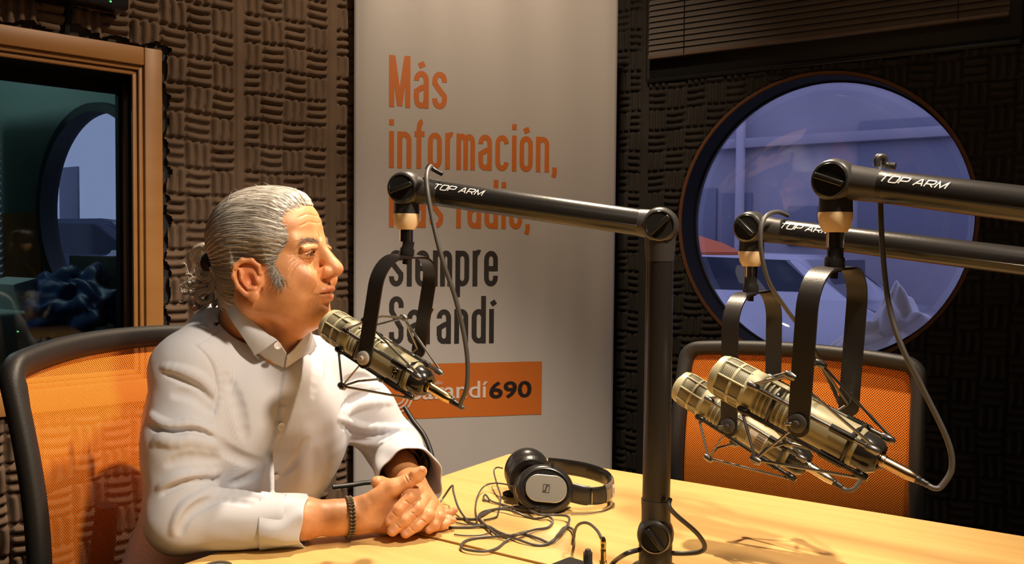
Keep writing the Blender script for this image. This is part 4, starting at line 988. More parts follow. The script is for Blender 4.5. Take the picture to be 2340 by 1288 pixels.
# ---------------- right front set
J2 = P(1911, 413, 1.13); E2 = J2 + (P(2340, 466, 1.0)-P(1911, 413, 1.13)).normalized()*.44
b2, s2_, v2, ax2, jr2 = boom(J2, E2, .0200, 'black boom arm entering from the right edge, the upper and nearer of the two', base=.80, text_at=.008, knobs=(-.35, .5, .5))
near, far = P(1825, 966, 1.085), P(1940, 922, 1.205)
h2, t2 = P(1634, 849, 1.21), P(1990, 1038, 1.085)
shock(near, far, s2_+Vector((0, 0, -.026)), h2, t2, 1.0, 'larger yoke mount at the right, in front of the round window')
m2, e2, d2 = microphone(h2, t2, .0288, near-far, 'largest champagne microphone at the right, in front of the orange chair')
mic_cable(e2, d2, [P(2153, 1108, 1.04), P(2175, 1068, 1.04), P(2165, 1005, 1.045), P(2110, 890, 1.06), P(2060, 790, 1.07), P(2030, 690, 1.09), P(2016, 560, 1.11), P(2011, 440, 1.12), P(2009, 385, 1.13), P(2012, 366, 1.135), P(2020, 372, 1.14)], mat('plug_bronze', (.45, .32, .20), .28, 1.0), 'grey cable looping far out from the largest microphone at the right', sc=.80)
# ---------------- right rear set
J3 = P(1718, 520, 1.41); E3 = J3 + (P(2340, 597, 1.19)-P(1718, 520, 1.41)).normalized()*.46
b3, s3_, v3, ax3, jr3 = boom(J3, E3, .0188, 'black boom arm entering from the right edge, the lower and farther of the two', base=.80, text_at=.004, knobs=(-.75, .5, .5))
near, far = P(1666, 972, 1.36), P(1766, 930, 1.49)
h3, t3 = P(1549, 876, 1.485), P(1828, 1052, 1.37)
shock(near, far, s3_+Vector((0, 0, -.024)), h3, t3, .98, 'smaller yoke mount with pale lettering on its leg, behind the larger one', '309A')
m3, e3, d3 = microphone(h3, t3, .0275, near-far, 'champagne microphone half hidden behind the largest one, with a barcode sticker', sticker=True)
mic_cable(e3, d3, [P(1955, 1113, 1.325), P(1967, 1080, 1.33), P(1950, 1000, 1.36), P(1905, 890, 1.40), P(1850, 780, 1.40), P(1800, 710, 1.38), P(1760, 650, 1.35), P(1742, 590, 1.34), P(1738, 530, 1.34), P(1750, 495, 1.35), P(1775, 484, 1.37), P(1800, 492, 1.385)], mat('plug_nickel', (.75, .68, .55), .25, 1.0), 'grey cable from the rear right microphone up over its boom arm', sc=.80)
# clip on top of the front arm
mb = MB(); mb.tube(spline([P(2003, 380, 1.11), P(2006, 360, 1.11), P(2020, 360, 1.112), P(2024, 376, 1.112), P(2046, 380, 1.105)], 5), .0045, 10); o = mb.build('cable_clip', STEEL); adopt(b2, o)
mb = MB(); mb.tube(spline([P(975, 388, 1.345), P(982, 378, 1.345), P(992, 388, 1.34), P(1010, 398, 1.335)], 5), .0030, 10); o = mb.build('cable_clip', BLKG); adopt(b1, o)
# cable from the foot of the middle post
mb = MB(); pth = spline([P(1531, 1140, 1.25), P(1529, 1156, 1.24), P(1545, 1176, 1.24), P(1590, 1215, 1.24), P(1610, 1245, 1.25), P(1600, 1260, 1.26), P(1560, 1264, 1.27), P(1520, 1262, 1.27)], 8)
mb.tube(pth, .0034, 10); o = tag(mb.build('post_cable', CBL), 'grey cable looping out at the right of the foot of the middle post', 'cable')
mb = MB(); mb.tube(spline([P(1462, 1255, 1.26), P(1430, 1265, 1.24), T(1400, 1287, .745), T(1370, 1330, .745)], 8), .0034, 10); tag(mb.build('post_cable', CBLK), 'black cable leaving the foot of the middle post to the left', 'cable')
# ================================================================== implicit modelling: smooth union of tapered limbs and ellipsoids, meshed with surface nets
def A3(p): return np.array([p[0], p[1], p[2]], dtype=np.float64)
class Field:
    def __init__(s): s.pr = []
    def copy(s): f = Field(); f.pr = list(s.pr); return f
    def _add(s, fn, c, R, op, k): s.pr.append((fn, A3(c), R, op, k)); return s
    def ell(s, c, r, rot=None, op='+', k=.01):
        c = A3(c); r = A3(r); M = np.array(rot) if rot is not None else None     # rot: columns = local axes in world
        def fn(p):
            q = p-c
            if M is not None: q = q @ M
            a = np.sqrt(((q/r)**2).sum(1)); b = np.sqrt(((q/r**2)**2).sum(1)); return a*(a-1)/np.maximum(b, 1e-9)
        return s._add(fn, c, r.max(), op, k)
    def cone(s, a, b, ra, rb, op='+', k=.01, flat=None):
        """capsule from a to b; flat=(axis, factor): factor > 1 squeezes the section along the axis"""
        a, b = A3(a), A3(b); ab = b-a; L2 = max(ab @ ab, 1e-12)
        if flat is not None: fd = A3(Vector(flat[0]).normalized()); ff = flat[1]
        def fn(p):
            q = p-a; t = np.clip(q @ ab/L2, 0, 1); w = q-t[:, None]*ab
            if flat is not None:
                w = w+np.outer(w @ fd, fd)*(ff-1)
                return (np.sqrt((w*w).sum(1))-(ra+(rb-ra)*t))/max(1, ff)**.5
            return np.sqrt((w*w).sum(1))-(ra+(rb-ra)*t)
        return s._add(fn, (a+b)/2, sqrt(L2)/2+max(ra, rb), op, k)
    def chain(s, pts, rs, op='+', k=.006, flat=None):
        for i in range(len(pts)-1): s.cone(pts[i], pts[i+1], rs[i], rs[i+1], op, k, flat)
        return s
    def func(s, fn, c=(0, 0, 0), R=1e3, op='disp', k=0): return s._add(fn, c, R, op, k)
    def __call__(s, p, cull=True):
        c = (p.min(0)+p.max(0))/2; R = np.sqrt(((p-c)**2).sum(1)).max() if len(p) else 0
        d = np.full(len(p), 1.0)
        for fn, pc, pR, op, k in s.pr:
            if cull and np.sqrt(((pc-c)**2).sum()) > pR+R*2.2+k+.004: continue
            if op == '+':
                b = fn(p)
                if k <= 0: d = np.minimum(d, b)
                else: h = np.clip(.5+.5*(b-d)/k, 0, 1); d = b+(d-b)*h-k*h*(1-h); 
            elif op == '-':
                b = -fn(p); 
                if k <= 0: d = np.maximum(d, b)
                else: h = np.clip(.5-.5*(b-d)/k, 0, 1); d = b+(d-b)*h+k*h*(1-h)
            elif op == 'disp': d = d+fn(p)
            elif op == 'max': d = np.maximum(d, fn(p))
        return d
def smn(a, b, k):
    h = np.clip(.5+.5*(b-a)/k, 0, 1); return b+(a-b)*h-k*h*(1-h)
def nets(f, lo, hi, h, B=16):
    lo, hi = A3(lo), A3(hi); nb = np.ceil((hi-lo)/(h*B)).astype(int); N = nb*B+2
    I, J, K = np.meshgrid(*[np.arange(n) for n in nb], indexing='ij'); bl = np.stack([I.ravel(), J.ravel(), K.ravel()], 1)
    cen = lo+(bl+.5)*B*h
    dc = f(cen, False); act = bl[np.abs(dc) < h*B*1.15+.006]
    g = np.arange(B+1); gi, gj, gk = np.meshgrid(g, g, g, indexing='ij'); G = np.stack([gi, gj, gk], -1).reshape(-1, 3)
    VV, KK, FF = [], [], []
    key = lambda i, j, k: (i*N[1]+j)*N[2]+k
    E = [((0,0,0),(1,0,0)),((0,1,0),(1,1,0)),((0,0,1),(1,0,1)),((0,1,1),(1,1,1)),((0,0,0),(0,1,0)),((1,0,0),(1,1,0)),((0,0,1),(0,1,1)),((1,0,1),(1,1,1)),((0,0,0),(0,0,1)),((1,0,0),(1,0,1)),((0,1,0),(0,1,1)),((1,1,0),(1,1,1))]
    for b in act:
        o = lo+b*B*h; D = f(o+G*h).reshape(B+1, B+1, B+1); sg = D < 0
        if sg.all() or not sg.any(): continue
        def cr(c): return D[c[0]:B+c[0], c[1]:B+c[1], c[2]:B+c[2]]
        acc = np.zeros((B, B, B, 3)); cnt = np.zeros((B, B, B))
        for c0, c1 in E:
            a, e = cr(c0), cr(c1); m = (a < 0) != (e < 0); t = np.where(m, a/np.where(m, a-e, 1), 0)
            for ax in range(3): acc[..., ax] += np.where(m, c0[ax]+(c1[ax]-c0[ax])*t, 0)
            cnt += m
        ci = np.argwhere(cnt > 0)
        if len(ci) == 0: continue
        v = acc[ci[:, 0], ci[:, 1], ci[:, 2]]/cnt[ci[:, 0], ci[:, 1], ci[:, 2]][:, None]; pos = o+(ci+v)*h
        for _ in range(1):
            e = h*.35; d0 = f(pos); gr = np.stack([f(pos+np.eye(3)[a]*e)-d0 for a in range(3)], 1)/e
            st = -d0[:, None]*gr/np.maximum((gr**2).sum(1), .2)[:, None]; ln = np.sqrt((st**2).sum(1)); st *= np.minimum(1, h*.7/np.maximum(ln, 1e-9))[:, None]; pos = pos+st
        gI = b*B+ci; VV.append(pos); KK.append(key(gI[:, 0], gI[:, 1], gI[:, 2]))
        for ax in range(3):
            sl0 = [slice(0, B)]*3; sl1 = [slice(0, B)]*3; sl1[ax] = slice(1, B+1)
            a, e = sg[tuple(sl0)], sg[tuple(sl1)]; m = np.argwhere(a != e)
            if not len(m): continue
            ins = a[m[:, 0], m[:, 1], m[:, 2]]; q = b*B+m; u = np.zeros(3, int); w = np.zeros(3, int); u[(ax+1) % 3] = 1; w[(ax+2) % 3] = 1
            q4 = [q, q-u, q-u-w, q-w]; kk = np.stack([key(x[:, 0], x[:, 1], x[:, 2]) for x in q4], 1)
            kk[~ins] = kk[~ins][:, ::-1]
            ok = (q[:, (ax+1) % 3] > 0) & (q[:, (ax+2) % 3] > 0); FF.append(kk[ok])
    V = np.concatenate(VV); K_ = np.concatenate(KK); F = np.concatenate(FF); od = np.argsort(K_); Ks = K_[od]
    ix = np.clip(np.searchsorted(Ks, F), 0, len(Ks)-1); ok = (Ks[ix] == F).all(1); F = od[ix[ok]]
    return V, F
def march(f, px, py, d0=1.0, d1=2.2, off=0.0):
    """where the sight line through (px, py) meets the surface"""
    r = ray(px, py); t = d0/r.y
    for _ in range(90):
        p = CAM+r*t; d = float(f(np.array([[p.x, p.y, p.z]]), False)[0])-off
        if d < .0004: return p
        t += max(d*.7, .0004)
        if t*r.y > d1: return None
    return p
def surf_normal(f, p, e=.0015):
    q = np.array([[p[0]+e, p[1], p[2]], [p[0]-e, p[1], p[2]], [p[0], p[1]+e, p[2]], [p[0], p[1]-e, p[2]], [p[0], p[1], p[2]+e], [p[0], p[1], p[2]-e]])
    d = f(q, False); return Vector((d[0]-d[1], d[2]-d[3], d[4]-d[5])).normalized()
def join_meshes(parts):
    V, F, o = [], [], 0
    for v, f in parts: V.append(v); F.append(f+o); o += len(v)
    return np.concatenate(V), np.concatenate(F)
# ================================================================== the seated man
HC = P(622, 633, 1.52)                      # point between the ears
YAW = radians(13); HF = Vector((cos(YAW), -sin(YAW), 0.035)).normalized(); HLft = Vector((sin(YAW), cos(YAW), 0)); HUp = HF.cross(HLft)
HM = np.array([[HF.x, HLft.x, HUp.x], [HF.y, HLft.y, HUp.y], [HF.z, HLft.z, HUp.z]])       # columns: forward, his left, up
def hw(x, y, z): return HC+HF*x+HLft*y+HUp*z
def hl(p): return (p-A3(HC)) @ HM
def hE(F, c, r, op='+', k=.01, rot=None):
    M = HM if rot is None else HM @ np.array(rot.to_matrix() if hasattr(rot, 'to_matrix') else rot); F.ell(hw(*c), r, M, op, k)
def hC(F, a, b, ra, rb, op='+', k=.006): F.cone(hw(*a), hw(*b), ra, rb, op, k)
def snap(F, p, n=6):
    p = A3(p)
    for _ in range(n):
        e = .0008; q = np.array([p, p+[e, 0, 0], p+[0, e, 0], p+[0, 0, e]]); d = F(q, False); g = (d[1:]-d[0])/e; p = p-g*d[0]/max(g @ g, .3)
    g /= np.linalg.norm(g); return p, g
def groove(F, pts, r, dep, k=.003, loc=True, ridge=False):
    """shallow crease (or raised fold) of the given depth that follows the surface"""
    cs = []; n = len(pts); rs = r if hasattr(r, '__len__') else [r]*n; ds = dep if hasattr(dep, '__len__') else [dep]*n
    for p, rr_, dd in zip(pts, rs, ds):
        q, g = snap(F, hw(*p) if loc else p); cs.append(Vector(q-g*(rr_-dd) if ridge else q+g*(rr_-dd)))
    F.chain(cs, rs, op='+' if ridge else '-', k=k)
head = Field(); F = head
hE(F, (-.012, 0, .066), (.091, .074, .079))
hE(F, (.034, 0, .078), (.050, .060, .054), k=.03)
hE(F, (.030, 0, .005), (.058, .060, .072), k=.03)
for s in (-1, 1):
    hC(F, (.080, s*.012, .057), (.066, s*.044, .057), .011, .010, k=.014)
    hE(F, (.062, s*.040, .012), (.024, .022, .018), k=.018)
    hE(F, (.054, s*.034, -.026), (.034, .026, .036), k=.02)
    hE(F, (.038, s*.044, -.014), (.036, .0240, .038), k=.026)
    hC(F, (-.004, s*.054, -.040), (.070, s*.018, -.070), .018, .016, k=.024)
hE(F, (.079, 0, -.065), (.022, .026, .018), k=.016)
hE(F, (.080, 0, -.024), (.024, .031, .030), k=.018)
hE(F, (.045, 0, -.052), (.045, .038, .026), k=.02)       # floor of the mouth
# nose
hC(F, (.089, 0, .050), (.108, 0, .021), .0090, .0125, k=.012)
hE(F, (.1145, 0, .0115), (.0145, .0140, .0130), k=.008)
hC(F, (.112, 0, .006), (.103, 0, -.003), .0060, .0055, k=.006)
for s in (-1, 1):
    hE(F, (.1025, s*.0145, .0065), (.0135, .0080, .0095), k=.006)
    hE(F, (.1125, s*.0072, -.0025), (.0065, .0032, .0050), op='-', k=.003)
    hC(F, (.101, s*.0215, .013), (.101, s*.0215, .002), .0012, .0012, op='-', k=.004)
    # eye socket, lids, slit
    hE(F, (.0975, s*.032, .0385), (.0070, .0155, .0075), op='-', k=.014)
    hE(F, (.0765, s*.0325, .0365), (.0142, .0158, .0130), k=.009)
    F.chain([hw(.0855, s*.0205, .0345), hw(.0900, s*.0265, .0368), hw(.0902, s*.0340, .0368), hw(.0850, s*.0445, .0335)], [.0008, .0015, .0015, .0006], op='-', k=.0010)
    hC(F, (.0900, s*.022, .0485), (.0830, s*.048, .0460), .0050, .0050, k=.006)
    hE(F, (.084, s*.040, -.004), (.016, .014, .018), k=.012)
# lips
F.chain([hw(.0915, -.0240, -.0265), hw(.1010, -.013, -.0235), hw(.1055, -.004, -.0215), hw(.1050, 0, -.0225), hw(.1055, .004, -.0215), hw(.1010, .013, -.0235), hw(.0915, .0240, -.0265)], [.0030, .0042, .0048, .0044, .0048, .0042, .0030], k=.004)
F.chain([hw(.0920, -.0220, -.0300), hw(.0990, -.012, -.0345), hw(.1035, 0, -.0358), hw(.0990, .012, -.0345), hw(.0920, .0220, -.0300)], [.0034, .0050, .0056, .0050, .0034], k=.005)
F.chain([hw(.0935, -.0265, -.0285), hw(.1040, -.013, -.0282), hw(.1110, 0, -.0282), hw(.1040, .013, -.0282), hw(.0935, .0265, -.0285)], [.0010, .0026, .0034, .0026, .0010], op='-', k=.0015)
hC(F, (.1060, -.004, -.0105), (.1040, -.004, -.0165), .0011, .0011, op='-', k=.004)
hC(F, (.100, -.018, -.0475), (.100, .018, -.0475), .0022, .0022, op='-', k=.010)
for s in (-1, 1):
    groove(F, [(.0905, s*.0195, .0405), (.0915, s*.0270, .0440), (.0905, s*.0350, .0440), (.0840, s*.0460, .0395)], .0012, .0009, k=.0016)
    groove(F, [(.0900, s*.0200, .0270), (.0890, s*.0300, .0225), (.0830, s*.0420, .0225), (.0770, s*.0500, .0290)], .0016, [.0004, .0009, .0009, .0004], k=.003)
    groove(F, [(.0900, s*.0230, .0310), (.0880, s*.0330, .0285), (.0820, s*.0440, .0300)], .0010, .0005, k=.002)
    for q in range(4): groove(F, [(.0760, s*.0530, .038-.005*q), (.0700, s*.0580, .038-.008*q), (.0640, s*.0610, .037-.012*q)], .0012, [.0008, .0006, .0001], k=.002)
    groove(F, [(.1010, s*.0215, .0150), (.0985, s*.0240, .0050), (.0950, s*.0290, -.0050), (.0910, s*.0330, -.0170), (.0880, s*.0350, -.0260)], .0026, [.0007, .0010, .0010, .0006, .0001], k=.006)
    groove(F, [(.0900, s*.0310, -.0310), (.0860, s*.0325, -.0400), (.0830, s*.0330, -.0480)], .0018, [.0012, .0008, .0001], k=.004)
for z_, a in ((.088, .0006), (.102, .0006)):
    groove(F, [(.0700, -.040, z_-.006), (.0800, -.024, z_+.002), (.0865, -.004, z_), (.0855, .016, z_+.002), (.07, .04, z_-.005)], .0016, [.0001, a*.4, a*.4, a*.4, .0001], k=.0015)
groove(F, [(.0900, -.007, .060), (.0915, -.006, .066), (.0890, -.008, .072)], .0014, [.0008, .0007, .0001], k=.003)
# ears
EO = .0045
for s in (-1, 1):
    tilt = Matrix.Rotation(radians(-14), 3, 'Y') @ Matrix.Rotation(s*radians(-17), 3, 'Z')
    T_ = lambda x, y, z: Vector((EO, s*.0765, -.002)) + tilt @ Vector((x, s*y, z))
    hE(F, T_(-.004, .001, .003), (.0215, .0050, .0290), k=.006, rot=tilt)
    rim = [T_(.016, .004, .006), T_(.017, .005, .018), T_(.009, .007, .029), T_(-.005, .009, .033), T_(-.018, .010, .027), T_(-.024, .010, .012), T_(-.022, .009, -.006), T_(-.014, .007, -.020)]
    F.chain([hw(*p) for p in rim], [.0032, .0036, .0040, .0043, .0043, .0041, .0038, .0040], k=.003)
    hE(F, T_(-.003, .005, -.026), (.0095, .0050, .0100), k=.006, rot=tilt)                       # lobe
    F.chain([hw(*T_(-.012, .007, .020)), hw(*T_(-.013, .008, .004)), hw(*T_(-.007, .007, -.011)), hw(*T_(.002, .006, -.016))], [.0030, .0036, .0036, .0034], k=.003)
    hE(F, T_(-.002, .010, .000), (.0085, .0100, .0120), op='-', k=.003, rot=tilt)                 # concha
    hE(F, T_(-.001, .009, .020), (.010, .0035, .0060), op='-', k=.003, rot=tilt)
    F.chain([hw(*T_(-.019, .012, .020)), hw(*T_(-.0195, .012, .004))], [.0016, .0014], op='-', k=.002)
    hE(F, T_(.0095, .005, -.004), (.0045, .0045, .0060), k=.004, rot=tilt)                        # tragus
# neck down to the trunk
NB = P(582, 765, 1.575)
F.cone(hw(-.028, 0, -.005), NB+Vector((-.016, .010, -.03)), .056, .052, k=.03)
F.cone(hw(-.020, -.045, -.035), hw(.008, -.010, -.138), .012, .008, k=.025)      # neck muscle
F.cone(hw(.036, 0, -.085), hw(.006, 0, -.130), .022, .022, k=.03)                 # throat
# ------------------------------------------------------------------ trunk and arms (mostly under the shirt)
SR, SL_ = P(436, 852, 1.475), P(762, 852, 1.69)
ER, EL = P(409, 1190, 1.375), P(905, 1030, 1.72)
WR, WL = P(800, 1183, 1.435), P(938, 1108, 1.555)
FT = Vector((.84, -.54, 0)).normalized(); LT_ = Vector((.54, .84, 0)).normalized()
CH = (SR+SL_)/2+Vector((-.005, 0, -.085)); BE = Vector((CH.x-.055, CH.y+.02, .775)); PE = Vector((CH.x-.09, CH.y+.035, .60))
TM = np.array([[FT.x, LT_.x, 0], [FT.y, LT_.y, 0], [0, 0, 1]])
body = head.copy(); F = body
F.ell(CH, (.095, .140, .15), TM, k=.03); F.ell(BE, (.10, .125, .16), TM, k=.04); F.ell(PE, (.12, .155, .13), TM, k=.04)
F.cone(NB+Vector((-.012, .008, -.03)), SR, .045, .040, k=.04); F.cone(NB+Vector((-.012, .008, -.03)), SL_, .045, .040, k=.04)
F.cone(SR, ER, .043, .034, k=.02); F.cone(SL_, EL, .043, .034, k=.02)
cufR = P(690, 1184, 1.408)
F.cone(ER, cufR, .034, .0295, k=.02); F.cone(cufR, WR, .0295, .0235, k=.02, flat=((0, 1, 0), .95))
F.cone(EL, WL, .034, .024, k=.02)
# ------------------------------------------------------------------ hands
hands = Field(); F = hands
F.cone(P(640, 1186, 1.40), cufR, .032, .0300, k=.02); F.cone(cufR, P(770, 1182, 1.428), .0300, .0245, k=.02); F.cone(P(770, 1182, 1.428), P(815, 1178, 1.440), .0245, .0255, k=.02)
# right hand (near): back of the hand, thenar mass, thumb
F.cone(P(815, 1175, 1.443), P(880, 1150, 1.462), .0245, .0250, k=.016)
F.cone(P(818, 1186, 1.445), P(885, 1192, 1.458), .0195, .0190, k=.016)
F.cone(P(880, 1150, 1.462), P(935, 1160, 1.475), .0250, .0190, k=.014)
F.cone(P(885, 1190, 1.460), P(960, 1200, 1.474), .0180, .0130, k=.012)
F.cone(P(845, 1152, 1.440), P(893, 1122, 1.447), .0165, .0165, k=.012)
F.chain([P(862, 1136, 1.443), P(899, 1114, 1.443), P(932, 1099, 1.447), P(952, 1086, 1.451), P(963, 1077, 1.455)], [.0150, .0145, .0115, .0118, .0094], k=.005)
F.cone(P(945, 1081, 1.4405), P(963, 1071, 1.4445), .0045, .0042, op='+', k=.006)
# its fingers run on beyond, under the other hand
for pts, r in (([(955, 1180, 1.478), (1005, 1182, 1.480), (1028, 1172, 1.482), (1040, 1165, 1.483)], (.011, .0085, .0068, .0050)),
               ([(955, 1190, 1.474), (1000, 1192, 1.474), (1024, 1188, 1.475), (1035, 1188, 1.475)], (.011, .0095, .0082, .0060)),
               ([(950, 1203, 1.468), (990, 1203, 1.467), (1012, 1198, 1.467), (1022, 1195, 1.468)], (.011, .0095, .0085, .0060))):
    F.chain([P(*p) for p in pts], r, k=.003)
# left hand (far) coming over the top: wrist, back, fingers
F.cone(P(912, 1058, 1.66), WL, .032, .026, k=.02)
for (x, y, d, r) in ((948, 1124, 1.470, .0135), (966, 1138, 1.474, .0135), (983, 1150, 1.478, .0130), (998, 1164, 1.482, .0115)):
    F.cone(WL, P(x, y, d), .0215, r, k=.012)
F.chain([P(950, 1122, 1.467), P(936, 1136, 1.437), P(911, 1164, 1.423), P(891, 1189, 1.419)], [.0125, .0116, .0102, .0088], k=.0030)
F.chain([P(968, 1139, 1.470), P(953, 1161, 1.435), P(925, 1188, 1.420), P(897, 1212, 1.415)], [.0125, .0116, .0102, .0090], k=.0028)
F.chain([P(984, 1152, 1.474), P(978, 1176, 1.440), P(953, 1199, 1.427), P(927, 1217, 1.420)], [.0120, .0108, .0098, .0086], k=.0028)
F.chain([P(999, 1166, 1.478), P(1003, 1181, 1.452), P(993, 1199, 1.443), P(981, 1208, 1.440)], [.0108, .0100, .0090, .0080], k=.0028)
# left thumb peeping over from behind
F.chain([P(925, 1112, 1.500), P(890, 1110, 1.484), P(870, 1104, 1.462), P(863, 1102, 1.455)], [.0125, .0120, .0115, .0108], k=.003)
# knuckle creases and nails
for a, b in (((925, 1143, 1.40), (943, 1154, 1.42)), ((897, 1171, 1.40), (909, 1180, 1.41)), ((905, 1197, 1.40), (917, 1207, 1.41)), ((940, 1170, 1.41), (955, 1181, 1.42)), ((962, 1186, 1.41), (976, 1194, 1.42)), ((925, 1088, 1.43), (934, 1104, 1.43)), ((931, 1084, 1.43), (940, 1100, 1.43)), ((937, 1204, 1.405), (946, 1213, 1.41))):
    pa_ = march(hands, a[0], a[1], 1.30, 1.6); pb_ = march(hands, b[0], b[1], 1.30, 1.6)
    if pa_ and pb_: F.cone(pa_, pb_, .0006, .0006, op='-', k=.0022)
NAILS = []
for (x, y, ang, w_, l_) in ((888.5, 1190.5, 2.30, 7.5, 8), (894.5, 1213.5, 2.45, 7.5, 8), (926, 1219, 2.50, 7, 8), (979, 1209.5, 2.2, 6.5, 6), (966, 1069.5, -.55, 7.5, 9)):
    NAILS.append((x, y, ang, w_, l_))
for p in hands.pr:
    if True: body.pr.append(p)
# the mesh: fine head, fine hands, coarser hidden trunk between
zc = P(590, 800, 1.55).z

V1, F1 = nets(head, (HC.x-.16, HC.y-.16, zc-.02), (HC.x+.17, HC.y+.17, HC.z+.165), .00135)
V2, F2 = nets(hands, (P(640, 1186, 1.40).x-.0, 1.33, .735), (P(1060, 1186, 1.47).x, 1.66, .90), .00125)
V3, F3 = nets(body, (-.80, 1.25, .46), (-.10, 1.92, zc-.012), .006)
dh = hands(V3, False); cen = V3[F3].mean(1); keep = ~((cen[:, 0] > P(655, 1186, 1.40).x) & (cen[:, 2] < .90) & (cen[:, 1] < 1.64) & (dh[F3[:, 0]] < .02)); F3 = F3[keep]
VB, FB = join_meshes([(V1, F1), (V2, F2), (V3, F3)])
man = root('person', (PE.x, PE.y, .46), 'seated man with grey ponytail in a pale striped shirt, hands clasped on the table', 'person')
me = mesh_np('body', VB, FB)
# natural colouring: lips, ears, cheeks, nose, knuckles
L_ = hl(VB); tint = np.ones((len(VB), 4), dtype=np.float32)
def blob(c, r): return np.exp(-(((L_-np.array(c))/np.array(r))**2).sum(1))
lip = np.clip(blob((.103, 0, -.0235), (.012, .020, .0042))*1.6+blob((.101, 0, -.0345), (.012, .018, .0045))*1.5, 0, 1)
red = np.clip(blob((.116, 0, .010), (.014, .014, .014))*.7+blob((.07, -.045, .008), (.03, .02, .02))*.5+blob((-.004, -.080, 0), (.030, .014, .036))*.85+blob((.102, -.0, -.002), (.01, .018, .008))*.4+blob((-.004, .080, 0), (.030, .014, .036))*.85, 0, 1)
mouth_in = np.clip(blob((.092, 0, -.0285), (.0065, .020, .0030))*1.4, 0, 1)
stub = np.clip(blob((.085, 0, -.055), (.03, .045, .03))+blob((.04, -.05, -.05), (.05, .03, .025)), 0, 1)*.6
for i, (cl, cr_, cs_) in enumerate(((.80, .93, .90), (.50, .60, .90), (.52, .58, .92))):
    tint[:, i] = (1-lip+lip*cl)*(1-red+red*cr_)*(1-stub*(1-cs_))*(1-mouth_in+mouth_in*(.25, .06, .05)[i])
ca = me.color_attributes.new('tint', 'FLOAT_COLOR', 'POINT'); ca.data.foreach_set('color', tint.ravel())
SKIN = bpy.data.materials.new('skin'); SKIN.use_nodes = True; N, L = SKIN.node_tree.nodes, SKIN.node_tree.links; b = N['Principled BSDF']
b.inputs['Roughness'].default_value = .46; b.inputs['Subsurface Weight'].default_value = .22; b.inputs['Subsurface Radius'].default_value = (1, .35, .15); b.inputs['Subsurface Scale'].default_value = .006
at = N.new('ShaderNodeAttribute'); at.attribute_name = 'tint'; tc = N.new('ShaderNodeTexCoord'); nz_ = N.new('ShaderNodeTexNoise'); nz_.inputs['Scale'].default_value = 38; nz_.inputs['Detail'].default_value = 6; L.new(tc.outputs['Object'], nz_.inputs['Vector'])
rp = N.new('ShaderNodeValToRGB'); rp.color_ramp.elements[0].position = .32; rp.color_ramp.elements[0].color = (.60, .265, .110, 1); rp.color_ramp.elements[1].position = .68; rp.color_ramp.elements[1].color = (.72, .360, .165, 1); L.new(nz_.outputs[0], rp.inputs[0])
mx = N.new('ShaderNodeMix'); mx.data_type = 'RGBA'; mx.blend_type = 'MULTIPLY'; mx.inputs[0].default_value = 1; L.new(rp.outputs[0], mx.inputs[6]); L.new(at.outputs['Color'], mx.inputs[7]); L.new(mx.outputs[2], b.inputs['Base Color'])
n2 = N.new('ShaderNodeTexNoise'); n2.inputs['Scale'].default_value = 420; n2.inputs['Detail'].default_value = 3; L.new(tc.outputs['Object'], n2.inputs['Vector']); bp = N.new('ShaderNodeBump'); bp.inputs['Strength'].default_value = .22; bp.inputs['Distance'].default_value = .001; L.new(n2.outputs[0], bp.inputs['Height']); L.new(bp.outputs[0], b.inputs['Normal'])
MAT['skin'] = SKIN
bo = link('body', me, SKIN); adopt(man, bo)
# eyes
EYEW = mat('eye_white', (.60, .53, .47), .12, coat=.6); IRIS = mat('iris', (.045, .028, .018), .1, coat=.8); TEETH = mat('teeth', (.75, .68, .55), .25)
gz = Vector((.985, .0, .05)).normalized()      # the eyes look where the face looks
for s in (-1, 1):
    c = (.0765, s*.0325, .0362); mb = MB(); mb.lathe([(0, -.0118)]+[(.0118*cos(a), .0118*sin(a)) for a in [radians(x) for x in range(-80, 90, 10)]]+[(0, .0118)], hw(*c), HF, 28)
    ey = mb.build('eye', EYEW, man)
    mb = MB(); mb.lathe([(.0058, .01030), (.0050, .0110), (.002, .0119), (0, .0121)], hw(*c), (HF*.97-HLft*.0+HUp*.02), 24); mb.build('iris', IRIS, ey)
mb = MB(); mb.tube([hw(.0860, -.018, -.0255), hw(.0945, -.010, -.0262), hw(.0975, 0, -.0265), hw(.0945, .010, -.0262), hw(.0860, .018, -.0255)], .0028, 8); mb.build('teeth', TEETH, man)
# finger nails
NAILM = mat('finger_nail', (.72, .36, .24), .28)
for (x, y, ang, w_, l_) in NAILS:
    pc_ = march(hands, x, y, 1.30, 1.6)
    if pc_ is None: continue
    mb = MB(); g = []
    for i in range(7):
        row = []
        for j in range(7):
            u = (i/6-.5)*2; v = (j/6-.5)*2; q = 1.0 if abs(u) < .99 else 1.0
            du, dv = l_*u*(1-.18*v*v), w_*v*(1-.25*max(0, -u)**2)
            X = x+(du*cos(ang)-dv*sin(ang))*.72; Y = y+(du*sin(ang)+dv*cos(ang))*.72
            p = march(hands, X, Y, 1.30, 1.6)
            if p is None or (p-pc_).length > .012: p = pc_.copy()
            nn = surf_normal(hands, p); row.append(mb.bm.verts.new(p+nn*(.0005*(1-.6*max(abs(u), abs(v))))))
        g.append(row)
    for i in range(6):
        for j in range(6):
            try: mb.bm.faces.new((g[i][j], g[i+1][j], g[i+1][j+1], g[i][j+1]))
            except Exception: pass
    mb.build('finger_nail', NAILM, man)
